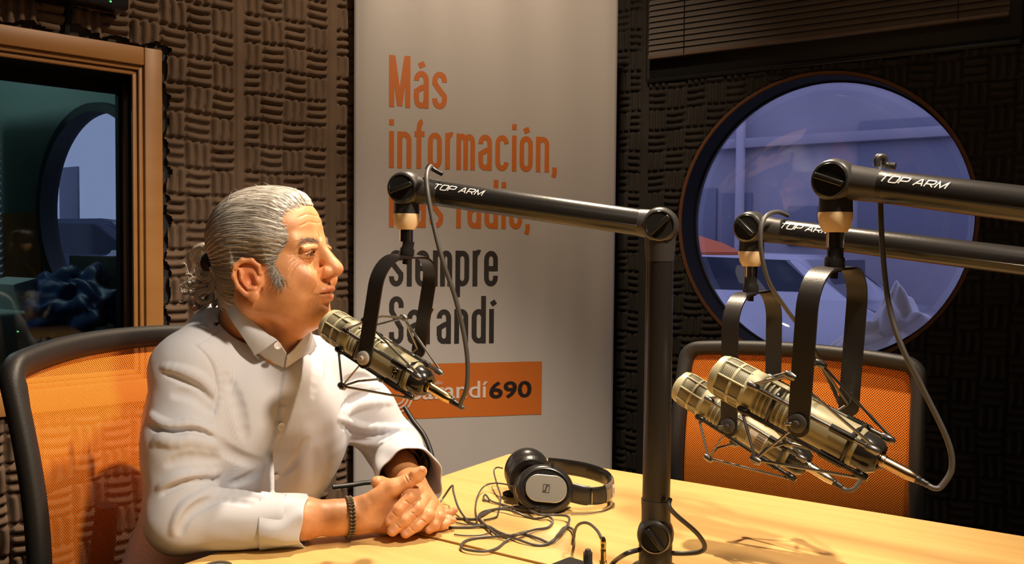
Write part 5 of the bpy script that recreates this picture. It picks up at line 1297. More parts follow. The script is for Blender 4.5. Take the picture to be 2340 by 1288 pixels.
# ================================================================== the shirt
shirt = Field(); F = shirt
BK = Vector((-.515, 1.605, .885))
F.ell(CH+Vector((.0, 0, -.01)), (.122, .180, .165), TM, k=.04)
F.ell(BK, (.115, .150, .19), TM, k=.06)
F.ell(BE, (.118, .150, .20), TM, k=.06)
F.ell((PE.x+.0, PE.y, .62), (.145, .180, .17), TM, k=.06)
NB2 = NB+Vector((-.015, .010, -.035))
F.cone(NB2, SR+Vector((0, 0, .006)), .064, .054, k=.03); F.cone(NB2, SL_+Vector((0, 0, .006)), .064, .054, k=.03)
F.cone(SR, (SR+ER)/2+Vector((-.004, 0, 0)), .060, .060, k=.03); F.cone((SR+ER)/2+Vector((-.004, 0, 0)), ER, .060, .048, k=.02)
cR2 = P(640, 1188, 1.398)
F.cone(ER+Vector((0, 0, .0)), cR2, .047, .042, k=.02)
F.cone(SL_, (SL_+EL)/2, .060, .056, k=.03); F.cone((SL_+EL)/2, EL, .056, .050, k=.02)
cL2 = P(918, 1066, 1.635)
F.cone(EL, cL2, .050, .047, k=.02)
F.cone(P(490, 728, 1.60), SR+Vector((0, 0, .01)), .032, .050, k=.03)
F.cone(P(642, 862, 1.545), P(600, 835, 1.56), .052, .055, k=.03)
# neck opening
F.cone(NB+Vector((-.010, .010, -.010)), hw(-.02, 0, -.03), .058, .066, op='-', k=.006)
F.cone(P(655, 770, 1.475), P(655, 805, 1.475), .022, .006, op='-', k=.004)
# folds traced where they lie on the cloth: (points, radius, height, kind)
def sp(pts): 
    out = []
    for x, y in pts:
        q = march(shirt, x, y, 1.1, 2.3)
        if q is not None: out.append(q)
    return out
FOLDS = [
 ([(377, 851), (410, 862), (450, 882), (487, 919)], .010, .0055, 0), ([(372, 838), (415, 848), (460, 866), (492, 900)], .012, .0045, 1),
 ([(343, 946), (362, 962), (391, 972), (441, 969), (489, 990)], .010, .0075, 1), ([(350, 972), (375, 986), (410, 990), (450, 984), (490, 1004)], .009, .0070, 0),
 ([(352, 1010), (380, 996), (430, 1004), (500, 1020)], .013, .0040, 1),
 ([(363, 1113), (395, 1096), (436, 1084), (502, 1079)], .010, .0060, 1), ([(370, 1130), (400, 1112), (440, 1100), (500, 1096)], .008, .0060, 0),
 ([(395, 1216), (405, 1185), (423, 1157), (455, 1135), (496, 1120), (560, 1126), (605, 1134)], .010, .0045, 1), ([(412, 1216), (420, 1190), (438, 1168), (470, 1150), (510, 1140), (570, 1150)], .010, .0040, 0),
 ([(385, 1060), (430, 1045), (500, 1050)], .012, .0035, 0), ([(400, 900), (440, 905), (485, 940)], .014, .0035, 0),
 ([(441, 787), (470, 812), (489, 851), (495, 905), (486, 956), (480, 990)], .0022, .0012, 0), ([(452, 785), (482, 812), (500, 851), (506, 905), (497, 956)], .005, .0022, 1),
 ([(441, 789), (480, 768), (523, 752), (560, 745)], .0018, .0009, 0),
 ([(649, 837), (644, 870), (637, 910), (626, 992), (612, 1129)], .0030, .0024, 0), ([(655, 850), (652, 870), (646, 910), (636, 992), (622, 1129)], .0055, .0008, 1),
 ([(500, 1010), (520, 1030), (560, 1050), (600, 1060)], .014, .0040, 0), ([(520, 860), (545, 930), (560, 1000)], .016, .0040, 0),
 ([(600, 1070), (570, 1090), (530, 1105)], .012, .0030, 0), ([(700, 1010), (680, 1050), (650, 1080)], .014, .0022, 0),
 ([(724, 790), (734, 820), (738, 860)], .008, .0040, 1), ([(712, 800), (718, 840), (716, 900)], .014, .0030, 0),
 ([(779, 937), (800, 915), (834, 901), (879, 892)], .010, .0055, 0), ([(790, 950), (815, 930), (850, 920), (895, 918)], .011, .0045, 1),
 ([(774, 956), (800, 964), (829, 974), (880, 976), (943, 980)], .009, .0065, 1), ([(780, 972), (805, 984), (840, 992), (890, 992), (950, 996)], .008, .0065, 0),
 ([(802, 1010), (840, 1014), (879, 1012), (940, 1004)], .009, .0055, 1), ([(808, 1030), (840, 1034), (870, 1028)], .007, .0055, 0),
 ([(790, 870), (820, 862), (850, 866)], .012, .0045, 0), ([(480, 720), (490, 740), (520, 748)], .007, .0050, 0), ([(470, 708), (476, 728), (480, 745)], .008, .0040, 1),
]
fl_ = []
for pts, r_, h_, kd in FOLDS:
    q = sp(pts)
    if len(q) > 1: fl_.append((q, r_, h_, kd))
for q, r_, h_, kd in fl_:
    q = [Vector(v) for v in spline(q, 3)]; n = len(q); s_ = 1 if r_ < .006 else .62; hs_ = 1 if r_ < .006 else .72
    rs = [r_*s_*(.55+.45*sin(pi*i/(n-1))) for i in range(n)]; hs = [h_*hs_*(.10+.90*sin(pi*i/(n-1))**.8) for i in range(n)]
    groove(shirt, q, rs, hs, k=min(.008, r_*(.75 if kd else .60)), loc=False, ridge=bool(kd))
def billow(p): return .0009*np.sin(p[:, 0]*46+2.3*np.sin(p[:, 2]*19))*np.sin(p[:, 2]*37+1.7*np.sin(p[:, 1]*23)+p[:, 0]*11)+.0003*np.sin(p[:, 0]*113+p[:, 2]*71)*np.sin(p[:, 2]*97-p[:, 1]*83)
F.func(billow)
V_, F_ = nets(shirt, (-.80, 1.24, .46), (-.08, 1.93, 1.16), .0023)
# open the sleeve ends: drop the caps inside the cuffs
cen = V_[F_].mean(1)
axR = (cR2-ER).normalized(); axL = (WL-EL).normalized()
drop = ((cen-A3(cR2)) @ A3(axR) > .008) & (np.linalg.norm(cen-A3(cR2), axis=1) < .07)
drop |= ((cen-A3(cL2)) @ A3(axL) > .004) & (np.linalg.norm(cen-A3(cL2), axis=1) < .07)
F_ = F_[~drop]
# stripe coordinate in metres across the cloth
def ang_coord(p, a, b, r):
    a, b = A3(a), A3(b); ax = (b-a)/np.linalg.norm(b-a); w = p-a; w = w-np.outer(w @ ax, ax); u = A3(Vector(ax).cross(Vector((0, 1, 0))).normalized()); v = np.cross(ax, u); return np.arctan2(w @ v, w @ u)*r
def segd(p, a, b): a, b = A3(a), A3(b); ab = b-a; t = np.clip((p-a) @ ab/(ab @ ab), 0, 1); return np.linalg.norm(p-a-t[:, None]*ab, axis=1)
dT = np.minimum.reduce([segd(V_, CH, PE)-.125, segd(V_, NB2, CH)-.09]); dU = segd(V_, SR+(ER-SR)*.12, ER)-.052; dFo = segd(V_, ER+(cR2-ER)*.15, cR2)-.040; dU2 = segd(V_, SL_+(EL-SL_)*.15, EL)-.052; dF2 = segd(V_, EL, cL2)-.045
wh = np.argmin(np.stack([dT, dU, dFo, dU2, dF2]), 0)
sc_ = np.choose(wh, [(V_ @ A3(LT_)), ang_coord(V_, SR, ER, .055), ang_coord(V_, ER, cR2, .044), ang_coord(V_, SL_, EL, .055), ang_coord(V_, EL, cL2, .05)])
def cloth(name, c, stripe=(.45, .50, .60), attr=True):
    m = bpy.data.materials.new(name); m.use_nodes = True; N, L = m.node_tree.nodes, m.node_tree.links; b = N['Principled BSDF']; b.inputs['Roughness'].default_value = .75; b.inputs['Sheen Weight'].default_value = .15; b.inputs['Specular IOR Level'].default_value = .25
    at = N.new('ShaderNodeAttribute'); at.attribute_name = 'stripe'
    m1 = N.new('ShaderNodeMath'); m1.operation = 'MULTIPLY'; m1.inputs[1].default_value = 2*pi/.0026; L.new(at.outputs['Fac'], m1.inputs[0]); m2 = N.new('ShaderNodeMath'); m2.operation = 'SINE'; L.new(m1.outputs[0], m2.inputs[0])
    mr = N.new('ShaderNodeMapRange'); mr.inputs[1].default_value = .3; mr.inputs[2].default_value = .9; mr.inputs[4].default_value = .55; L.new(m2.outputs[0], mr.inputs[0])
    mx = N.new('ShaderNodeMix'); mx.data_type = 'RGBA'; L.new(mr.outputs[0], mx.inputs[0]); mx.inputs[6].default_value = (*c, 1); mx.inputs[7].default_value = (*stripe, 1); L.new(mx.outputs[2], b.inputs['Base Color'])
    tc = N.new('ShaderNodeTexCoord'); nz = N.new('ShaderNodeTexNoise'); nz.inputs['Scale'].default_value = 900; L.new(tc.outputs['Object'], nz.inputs['Vector']); bp = N.new('ShaderNodeBump'); bp.inputs['Strength'].default_value = .15; bp.inputs['Distance'].default_value = .0006; L.new(nz.outputs[0], bp.inputs['Height']); L.new(bp.outputs[0], b.inputs['Normal'])
    MAT[name] = m; return m
CLOTH = cloth('striped_cotton', (.60, .61, .66), (.47, .50, .58)); CLOTHP = cloth('plain_cotton', (.60, .62, .685), (.54, .57, .645))
me = mesh_np('shirt', V_, F_); at_ = me.attributes.new('stripe', 'FLOAT', 'POINT'); at_.data.foreach_set('value', sc_.astype(np.float32))
sh = link('shirt', me, CLOTH); adopt(man, sh)
# cuffs: turned-back bands, open at the wrist
def cuff(a, b, r0, r1, tilt, seed, lip=.004, lo=0.0, hi=1.0, flare=None):
    a, b = Vector(a), Vector(b); ax = (b-a).normalized(); L_ = (b-a).length; u = ax.cross(Vector((0, 1, 0))).normalized(); v = ax.cross(u)
    if v.z < 0: u, v = -u, -v
    rg = np.random.default_rng(seed); ph = rg.random(6)*6.28; nA, nB_ = 96, 30; bm = bmesh.new(); gr = []
    def pt(s, th, off):
        r_ = r0+(r1-r0)*s+off+.0016*sin(3*th+ph[0]+2*s)+.0012*sin(5*th+ph[1]-3*s)+.0010*sin(8*th+ph[2]+5*s)*(.4+s)
        if flare: r_ += flare(s, th)
        l = L_*s+tilt*cos(th-1.57)*s+.003*sin(2*th+ph[3])*s+.0015*sin(5*th+ph[4])*s
        return a+ax*l+u*cos(th)*r_+v*sin(th)*r_
    prof = [(s, 0.0) for s in np.linspace(0, 1, nB_)]+[(1.012, -.0012), (1.0, -.0026)]+[(s, -.0032) for s in np.linspace(.96, .45, 12)]
    prof = [(-.005, -.0045)]+prof
    for s, off in prof: gr.append([bm.verts.new(pt(s, 2*pi*k/nA, off)) for k in range(nA)])
    for i in range(len(gr)-1):
        for k in range(nA): bm.faces.new((gr[i][k], gr[i][(k+1) % nA], gr[i+1][(k+1) % nA], gr[i+1][k]))
    bmesh.ops.recalc_face_normals(bm, faces=bm.faces[:])
    for f in bm.faces: f.smooth = True
    me = bpy.data.meshes.new('cuff'); bm.to_mesh(me); bm.free()
    at = me.attributes.new('stripe', 'FLOAT', 'POINT'); vals = [(k % nA)/nA*2*pi*.045 for i in range(len(gr)) for k in range(nA)]; at.data.foreach_set('value', np.array(vals, dtype=np.float32))
    o = link('cuff', me, CLOTHP); adopt(man, o); return o
cuff(P(596, 1190, 1.395), P(700, 1186, 1.408), .0455, .0400, .006, 4, flare=lambda s, th: (.004*max(0, -sin(th-.5))*s - .006*max(0, sin(th))*s + .006*math.exp(-((th-5.0)/.4)**2)*sin(s*3)))
cuff(P(906, 1036, 1.71), P(938, 1096, 1.572), .0515, .0540, -.006, 9, flare=lambda s, th: .004*s*s)
# collar
def patch(name, rowN, rowO, fN, fO, offN, offO, n=8, bulge=.004, rows=9, m=None, thick=.0022, dN=None, dO=None):
    def res(pts, f, off, dd):
        out = []
        for i, (x, y) in enumerate(pts):
            q = march(f, x, y, 1.1, 2.0) if f is not None else None
            if q is None: q = P(x, y, dd[i] if dd else 1.47)
            else:
                r = ray(x, y).normalized(); q = q-r*off
            out.append(Vector(q))
        return out
    A = spline(res(rowN, fN, offN, dN), n); B = spline(res(rowO, fO, offO, dO), n); bm = bmesh.new(); g = []
    ux = []
    for i in range(len(A)):
        row = []
        for j in range(rows):
            t = j/(rows-1); p = A[i].lerp(B[i], t); r = ray(*proj(p)).normalized(); p = p-r*bulge*sin(pi*t); row.append(bm.verts.new(p))
        g.append(row)
    for i in range(len(g)-1):
        for j in range(rows-1): bm.faces.new((g[i][j], g[i+1][j], g[i+1][j+1], g[i][j+1]))
    bmesh.ops.recalc_face_normals(bm, faces=bm.faces[:]); bmesh.ops.solidify(bm, geom=bm.faces[:], thickness=thick)
    for f in bm.faces: f.smooth = True
    for e in bm.edges:
        if len(e.link_faces) == 2 and e.calc_face_angle(0) > .9: e.smooth = False
    me = bpy.data.meshes.new(name); bm.to_mesh(me); bm.free(); co = np.array([v.co[:] for v in me.vertices]); at = me.attributes.new('stripe', 'FLOAT', 'POINT'); at.data.foreach_set('value', (co @ np.array([.6, .2, -.75])).astype(np.float32))
    o = link(name, me, m or CLOTHP); adopt(man, o); return o
dressed = shirt.copy()
patch('collar', [(519, 660), (530, 670), (548, 695), (574, 730), (606, 758), (633, 777)], [(503, 690), (511, 700), (528, 731), (546, 757), (563, 782), (583, 812)], None, None, 0, 0, dN=[1.535, 1.500, 1.480, 1.474, 1.470, 1.470], dO=[1.56, 1.515, 1.484, 1.474, 1.471, 1.474], bulge=.005)
patch('collar_stand', [(606, 760), (633, 776), (655, 806)], [(592, 806), (620, 824), (649, 838)], None, shirt, 0, .003, dN=[1.476, 1.474, 1.476], bulge=.001)
patch('collar', [(655, 812), (672, 795), (690, 772), (706, 748)], [(652, 838), (682, 818), (706, 806), (722, 790)], None, shirt, 0, .005, dN=[1.478, 1.490, 1.510, 1.545], bulge=.004)
# buttons
BTN = mat('shell_button', (.80, .78, .76), .2, coat=.5)
for (x, y) in ((634, 789), (641, 973), (629, 1088)):
    q = march(shirt, x, y, 1.1, 2.0)
    if y == 789: q = P(634, 790, 1.4695)
    nn = surf_normal(shirt, q); q = q+nn*.0012 if y != 789 else q; nn = nn if y != 789 else Vector((.45, -.85, .25)).normalized(); mb = MB(); mb.lathe([(0, 0), (.0058, 0), (.0062, .0014), (.0054, .0022), (.0042, .0016), (.0036, .0013), (0, .0013)], q, nn, 24)
    bt = mb.build('button', BTN, man)
    x_ = nn.cross(ZU).normalized(); y_ = nn.cross(x_); mb = MB()
    for i in (-1, 1): mb.tube([q+nn*.0016+x_*.0016*i-y_*.0016, q+nn*.0019+x_*.0016*i+y_*.0016], .0003, 5)
    mb.build('thread', mat('thread_white', (.7, .7, .7), .8), bt)
# woven bracelet
bc_ = P(797, 1181, 1.4325); bx = (P(815, 1178, 1.440)-P(770, 1182, 1.428)).normalized(); by = bx.cross(Vector((0, 1, 0))).normalized(); by = by if by.z > 0 else -by; bz = bx.cross(by)
brc = root('bracelet', bc_, 'braided black and brown leather bracelet on the near wrist of the man', 'bracelet')
BR1 = mat('leather_black', (.03, .026, .022), .5); BR2 = mat('leather_tan', (.26, .19, .11), .5)
for w_ in range(4):
    pts = []; rad_ = []
    for k in range(241):
        th = 2*pi*k/240; a = th*17+w_*pi/2; rr2 = .0272+.0022+.0020*sin(2*a+.6); pts.append(bc_+by*cos(th)*(rr2+.0012)+bz*sin(th)*rr2*.98+bx*.0034*cos(a))
    mb = MB(); mb.tube(pts, .0019, 6, caps=False); mb.build('braid_strand', BR1 if w_ % 2 == 0 else BR2, brc)
mb = MB(); c0 = -pi+.42; ring = []
for k in range(9): th = pi+.0-.30+.6*k/8; ring.append(bc_+by*cos(th)*(.0292)+bz*sin(th)*.0292)
mb.tube(ring, .0050, 12); mb.build('clasp', mat('silver', (.72, .70, .66), .2, 1.0), brc)
# ================================================================== hair: slicked back to a ponytail
skull = Field(); hE(skull, (-.012, 0, .066), (.091, .074, .079)); hE(skull, (.034, 0, .078), (.050, .060, .054), k=.03); hE(skull, (.030, 0, .005), (.058, .060, .072), k=.03)
skull.cone(hw(-.028, 0, -.005), NB+Vector((-.012, .008, -.03)), .056, .060, k=.03)
TIE = Vector((-.105, 0, .030))
hz = np.array([-.030, -.013, -.012, .0, .012, .024, .040, .052, .066, .078, .090, .100, .108, .116, .124, .135, .16])
hx_ = np.array([-.030, -.030, .047, .049, .042, .036, .043, .052, .062, .056, .047, .045, .050, .056, .062, .074, .09])
def region(q):
    """negative where hair grows (q in head coordinates)"""
    x, y, z = q[:, 0], q[:, 1], q[:, 2]; j = .0016*np.sin(z*900+x*300)+.0012*np.sin(z*520-y*700)
    cen_ = np.exp(-(y/.030)**2)*np.clip((z-.100)/.02, 0, 1)*.016
    d = x-(np.interp(z, hz, hx_)+cen_)+j
    low = np.where(x < -.020, (-.052-.10*(x+.02)*0)-z, -.0125-z) ; d = np.maximum(d, low+j)
    ear = .026-np.sqrt(((x-.002)/1.0)**2+((z-.000)/1.12)**2); d = np.maximum(d, np.where(x > -.030, ear, -1))
    sb = np.maximum(.027-x, z-.018); d = np.maximum(d, np.where((x > -.020) & (x < .027) & (z < .018), .005, -1))
    return d
def comb(q):
    ps_ = np.arctan2(q[:, 2]-TIE.z, np.abs(q[:, 1])+1e-4); s_ = np.sqrt(q[:, 1]**2+(q[:, 2]-TIE.z)**2)
    return .0009*np.sin(ps_*62+2*np.sin(q[:, 0]*60))*np.clip(s_/.03, 0, 1)+.0005*np.sin(ps_*131+q[:, 0]*60)*np.clip(s_/.03, 0, 1)
hairf = Field()
def hfn(p):
    d = np.full(len(p), 1.0)
    for fn, pc, pR, op, k in skull.pr: d = smn(fn(p), d, k) if k > 0 else fn(p)
    q = hl(p); rg = region(q); th_ = .0080*np.clip(-rg/.032, 0, 1)**.75+.0009; th_ = th_*np.clip(1.0-.35*(q[:, 2] < .02), 0, 1)
    return np.maximum(d-th_-comb(q), rg*.8)
hairf.func(hfn, op='+')
V4, F4 = nets(hairf, hw(-.03, 0, .05)-Vector((.11, .12, .13)), hw(-.01, 0, .05)+Vector((.13, .12, .12)), .0014)
HAIR = bpy.data.materials.new('grey_hair'); HAIR.use_nodes = True; N, L = HAIR.node_tree.nodes, HAIR.node_tree.links; b = N['Principled BSDF']; b.inputs['Roughness'].default_value = .42; b.inputs['Specular IOR Level'].default_value = .5
at = N.new('ShaderNodeAttribute'); at.attribute_name = 'comb'; nz_ = N.new('ShaderNodeTexNoise'); nz_.noise_dimensions = '3D'; nz_.inputs['Scale'].default_value = 1; nz_.inputs['Detail'].default_value = 3; L.new(at.outputs['Vector'], nz_.inputs['Vector'])
rp = N.new('ShaderNodeValToRGB'); rp.color_ramp.elements[0].position = .36; rp.color_ramp.elements[0].color = (.20, .165, .135, 1); rp.color_ramp.elements[1].position = .62; rp.color_ramp.elements[1].color = (.62, .58, .52, 1); L.new(nz_.outputs[0], rp.inputs[0]); L.new(rp.outputs[0], b.inputs['Base Color'])
bp = N.new('ShaderNodeBump'); bp.inputs['Strength'].default_value = .6; bp.inputs['Distance'].default_value = .0012; L.new(nz_.outputs[0], bp.inputs['Height']); L.new(bp.outputs[0], b.inputs['Normal']); MAT['grey_hair'] = HAIR
def add_comb(me, V):
    q = hl(V); ps_ = np.arctan2(q[:, 2]-TIE.z, q[:, 1]); a = me.attributes.new('comb', 'FLOAT_VECTOR', 'POINT'); a.data.foreach_set('vector', np.stack([ps_*38, q[:, 0]*14, np.zeros(len(q))], -1).astype(np.float32).ravel())
me = mesh_np('hair', V4, F4); add_comb(me, V4); hr = link('hair', me, HAIR); adopt(man, hr)
# single strands over the cap
def ribbon_tubes(paths, r, name, m, parent):
    V, F, C_, o = [], [], [], 0
    for pi_, P_ in enumerate(paths):
        P_ = np.asarray(P_); n = len(P_); t = np.gradient(P_, axis=0); t /= np.maximum(np.linalg.norm(t, axis=1), 1e-9)[:, None]
        a = np.cross(t, [.3, .5, .81]); a /= np.maximum(np.linalg.norm(a, axis=1), 1e-9)[:, None]; b_ = np.cross(t, a); rr_ = r*(1-.6*np.linspace(0, 1, n)**2)[:, None]
        for k in range(3): V.append(P_+rr_*(a*cos(2.094*k)+b_*sin(2.094*k)))
        i = np.arange(n-1)
        for k in range(3): k2 = (k+1) % 3; F.append(np.stack([o+k*n+i, o+k*n+i+1, o+k2*n+i+1, o+k2*n+i], 1))
        C_ += [pi_]*(3*n); o += 3*n
    V = np.concatenate(V); me = mesh_np(name, V, np.concatenate(F)); a = me.attributes.new('tone', 'FLOAT', 'POINT'); a.data.foreach_set('value', (np.array(C_)*.6180339 % 1).astype(np.float32))
    ob = link(name, me, m); adopt(parent, ob); return ob
STR = bpy.data.materials.new('hair_strand'); STR.use_nodes = True; N, L = STR.node_tree.nodes, STR.node_tree.links; b = N['Principled BSDF']; b.inputs['Roughness'].default_value = .38
at = N.new('ShaderNodeAttribute'); at.attribute_name = 'tone'; rp = N.new('ShaderNodeValToRGB'); rp.color_ramp.elements[0].color = (.27, .225, .185, 1); rp.color_ramp.elements[1].color = (.80, .77, .71, 1); L.new(at.outputs['Fac'], rp.inputs[0]); L.new(rp.outputs[0], b.inputs['Base Color'])
def on_cap(x, psi, lift):
    """point on the cap at head x and comb angle psi (vectorised bisection outwards from the comb axis)"""
    n = len(x); lo = np.zeros(n); hi = np.full(n, .14); dy, dz = np.cos(psi), np.sin(psi)
    def W_(s): 
        q = np.stack([x, dy*s, TIE.z+dz*s], 1); return A3(HC)+q @ HM.T
    f0 = Field(); 
    for _ in range(22):
        mid = (lo+hi)/2; p = W_(mid); d = np.full(n, 1.0)
        for fn, pc, pR, op, k in skull.pr: d = smn(fn(p), d, k) if k > 0 else fn(p)
        q = hl(p); th_ = .0080*np.clip(-region(q)/.032, 0, 1)**.75+.0006
        ins = d-th_ < 0; lo = np.where(ins, mid, lo); hi = np.where(ins, hi, mid)
    return W_(lo+lift)
rg_ = np.random.default_rng(12); paths = []
NS = 2500; psi_ = rg_.uniform(-.9, pi+.9, NS); xt = np.linspace(.088, -.085, 40)
pp = on_cap(np.tile(xt, NS), np.repeat(psi_, 40), 0.0); okk = (region(hl(pp)) < .0012).reshape(NS, 40)
sst = np.linspace(0, 1, 22); XX, PP_, LL = [], [], []
for i in range(NS):
    ok = np.where(okk[i])[0]
    if len(ok) < 3: continue
    fr = rg_.random(); xst = xt[ok[0]]+.0015; x0_ = xst-(xst+.09)*(fr**1.6)*.75 if fr > .25 else xst
    XX.append(x0_+(-.101-x0_)*sst*(.45+.55*rg_.random())); w0 = rg_.normal()*.030
    PP_.append(psi_[i]+w0*sst+.018*np.sin(sst*5+rg_.random()*6)*(rg_.random() < .5)); LL.append(.0003+.0010*rg_.random()**3*np.sin(sst*pi))
pp = on_cap(np.concatenate(XX), np.concatenate(PP_), np.concatenate(LL)); paths = [pp[i*22:(i+1)*22] for i in range(len(XX))]
for i in range(26):      # stray wisps at the crown
    psi = rg_.uniform(.5, 2.2); x0_ = rg_.uniform(-.06, .05); sst = np.linspace(0, 1, 10); paths.append(on_cap(x0_+sst*rg_.uniform(-.03, .03), psi+sst*rg_.normal()*.2, .0004+sst**1.5*rg_.uniform(.003, .008)))
ribbon_tubes(paths, .00034, 'hair_strands', STR, man).__setitem__('kind', 'stuff')
# temple fuzz and sideburn, eyebrows
def tufts(starts, dirs, length, r, name, n, spread=.25, m=None, F_=head):
    out = []
    for _ in range(n):
        i = rg_.integers(len(starts)-1); t = rg_.random(); s0 = np.array(starts[i])*(1-t)+np.array(starts[i+1])*t; dd = np.array(dirs[i])*(1-t)+np.array(dirs[i+1])*t
        s0 = s0+rg_.normal(size=3)*np.array([.0022, .002, .0026]); q, g = snap(F_, hw(*s0)); d = HM @ (dd+rg_.normal(size=3)*spread); d = d-g*(d @ g); d /= np.linalg.norm(d); k = np.linspace(0, 1, 6)[:, None]
        ln = length*(.6+.7*rg_.random()); curl = HM @ (rg_.normal(size=3)*.25); out.append(q+g*(.0002+.0022*np.sin(k*2.2)*rg_.random())+d*k*ln+curl*k*k*ln*.5)
    return out
tp = tufts([(.047, -.062, -.006), (.046, -.066, .004), (.040, -.068, .016), (.040, -.068, .030), (.050, -.064, .046), (.060, -.058, .060), (.056, -.056, .074), (.048, -.055, .088), (.048, -.050, .100), (.056, -.040, .110), (.066, -.026, .118), (.072, -.008, .123)],
           [(.1, 0, -1), (.0, 0, -1), (-.4, 0, -.7), (-1, 0, -.3), (-1, 0, -.2), (-1, 0, -.1), (-1, 0, 0), (-1, 0, 0), (-1, 0, .1), (-1, 0, .1), (-1, 0, .1), (-1, 0, .1)], .012, .0003, 't', 900)
ribbon_tubes(tp, .00026, 'temple_hair', STR, man).__setitem__('kind', 'stuff')
tp += tufts([(.052, -.062, -.008), (.048, -.066, .002), (.042, -.068, .014)], [(.3, 0, -1), (.0, 0, -1), (-.2, 0, -1)], .011, .0003, 't', 350, .45)
ribbon_tubes(tp[900:], .00026, 'sideburn_hair', STR, man).__setitem__('kind', 'stuff')
eb = []
for s in (-1, 1):
    eb += tufts([(.0925, s*.014, .0545), (.0905, s*.026, .0590), (.0850, s*.038, .0600), (.0760, s*.050, .0560)], [(.0, s*.6, .9), (-.3, s*.9, .5), (-.5, s*.9, .0), (-.6, s*.7, -.5)], .0085, .0003, 'e', 150, .25)
BROW = mat('brow_hair', (.27, .20, .15), .6)
ribbon_tubes(eb, .00024, 'eyebrow', BROW, man).__setitem__('kind', 'stuff')
ls = []
for s in (-1, 1): ls += tufts([(.0905, s*.0235, .0385), (.0925, s*.0320, .0392), (.0875, s*.0440, .0365)], [(1, s*.1, .1), (1, s*.3, .0), (.8, s*.8, -.1)], .0065, .0003, 'l', 60, .12)
ribbon_tubes(ls, .00024, 'eyelashes', BLKM, man).__setitem__('kind', 'stuff')
# ponytail: elastic, loops and curls
tie0 = P(481, 592, 1.555)
mb = MB(); tdir = (P(458, 600, 1.565)-P(492, 588, 1.55)).normalized(); mb.lathe([(.009, -.009), (.0125, -.008), (.0135, 0), (.0125, .008), (.009, .009)], P(478, 597, 1.556), tdir, 20, scale2=1.35); mb.build('hair_elastic', mat('elastic_black', (.012, .011, .011), .8, bump=(900, .6)), man)
CORES = []
def lock(pts, ds, r0, r1, n, seed, coil=0.0, turns=0, m=HAIR):
    if n > 60 and coil == 0: CORES.append((pts, ds, r0, r1))
    rg = np.random.default_rng(seed); base = spline([P(x, y, d) for (x, y), d in zip(pts, ds)], 8); B_ = np.array([p[:] for p in base]); k = np.linspace(0, 1, len(B_)); out = []
    t = np.gradient(B_, axis=0); t /= np.linalg.norm(t, axis=1)[:, None]; a = np.cross(t, [.2, .9, .3]); a /= np.linalg.norm(a, axis=1)[:, None]; b_ = np.cross(t, a)
    if coil: ph = rg.random()*6; B_ = B_+coil*(np.sin(k*6.28*turns+ph)[:, None]*a+np.cos(k*6.28*turns+ph)[:, None]*b_)*np.clip(k*4, 0, 1)[:, None]
    for _ in range(n):
        th = rg.random()*6.28; rr_ = rg.random()**.5; r_ = (r0+(r1-r0)*k)*rr_; w = .25*rg.normal(); out.append(B_+(np.cos(th+w*k*4)*r_)[:, None]*a+(np.sin(th+w*k*4)*r_)[:, None]*b_+rg.normal(size=3)*.0003)
    return out
pt_ = []; tail_pale = []
tail_pale += lock([(478, 562), (462, 562), (447, 570), (440, 585), (446, 597), (452, 600)], [1.550]*6, .0055, .0050, 150, 1)
tail_pale += lock([(474, 564), (458, 568), (450, 580), (455, 596)], [1.548]*4, .0045, .0035, 70, 2)
pt_ += lock([(478, 600), (468, 602), (455, 612), (452, 625), (462, 636), (478, 634), (484, 618), (474, 606)], [1.553]*8, .0055, .0040, 120, 3)
pt_ += lock([(480, 608), (470, 640), (458, 655), (440, 650), (432, 640)], [1.56]*5, .0065, .0030, 90, 4, .003, 1.5)
pt_ += lock([(484, 612), (490, 640), (482, 660), (462, 664), (450, 676), (462, 690), (482, 686), (486, 670)], [1.56]*8, .0080, .0035, 130, 5)
pt_ += lock([(486, 615), (500, 650), (510, 672), (500, 690), (488, 700)], [1.565]*5, .0100, .0040, 140, 6, .003, 1.5)
pt_ += lock([(482, 612), (478, 650), (470, 690), (448, 700), (430, 690)], [1.575]*5, .0100, .0040, 130, 7, .004, 2)
pt_ += lock([(478, 608), (462, 636), (446, 668), (430, 672), (420, 660)], [1.58]*5, .0080, .0030, 90, 8, .004, 2)
pt_ += lock([(486, 608), (496, 628), (514, 648), (520, 664)], [1.545]*4, .0080, .0060, 90, 11, .002, 1)
for i in range(34):
    x, y = rg_.uniform(425, 470), rg_.uniform(615, 690); pt_ += lock([(x+22, y-8), (x+6, y+rg_.normal()*6), (x-8, y+rg_.normal()*8), (x-14+rg_.normal()*5, y+rg_.normal()*10)], [1.562+rg_.normal()*.008]*4, .0008, .0016, 2, 40+i, .0022, 1.5)
ribbon_tubes(pt_, .00062, 'ponytail', STR, man).__setitem__('kind', 'stuff')
for i_, (pts, dd, r0_, r1_) in enumerate(CORES):
    mb = MB(); pth = spline([P(x, y, d) for (x, y), d in zip(pts, dd)], 6); n_ = len(pth); mb.tube(pth, [(r0_+(r1_-r0_)*k/(n_-1))*.72*(1 if k < n_-1 else .3) for k in range(n_)], 10); ob = mb.build('curl', mat('curl_hair', (.26, .21, .165), .5, bump=(700, .8), vary=(160, (.50, .44, .37))), man)
o = ribbon_tubes(tail_pale, .00055, 'ponytail_loop', mat('pale_strand', (.80, .76, .68), .38), man); o['kind'] = 'stuff'
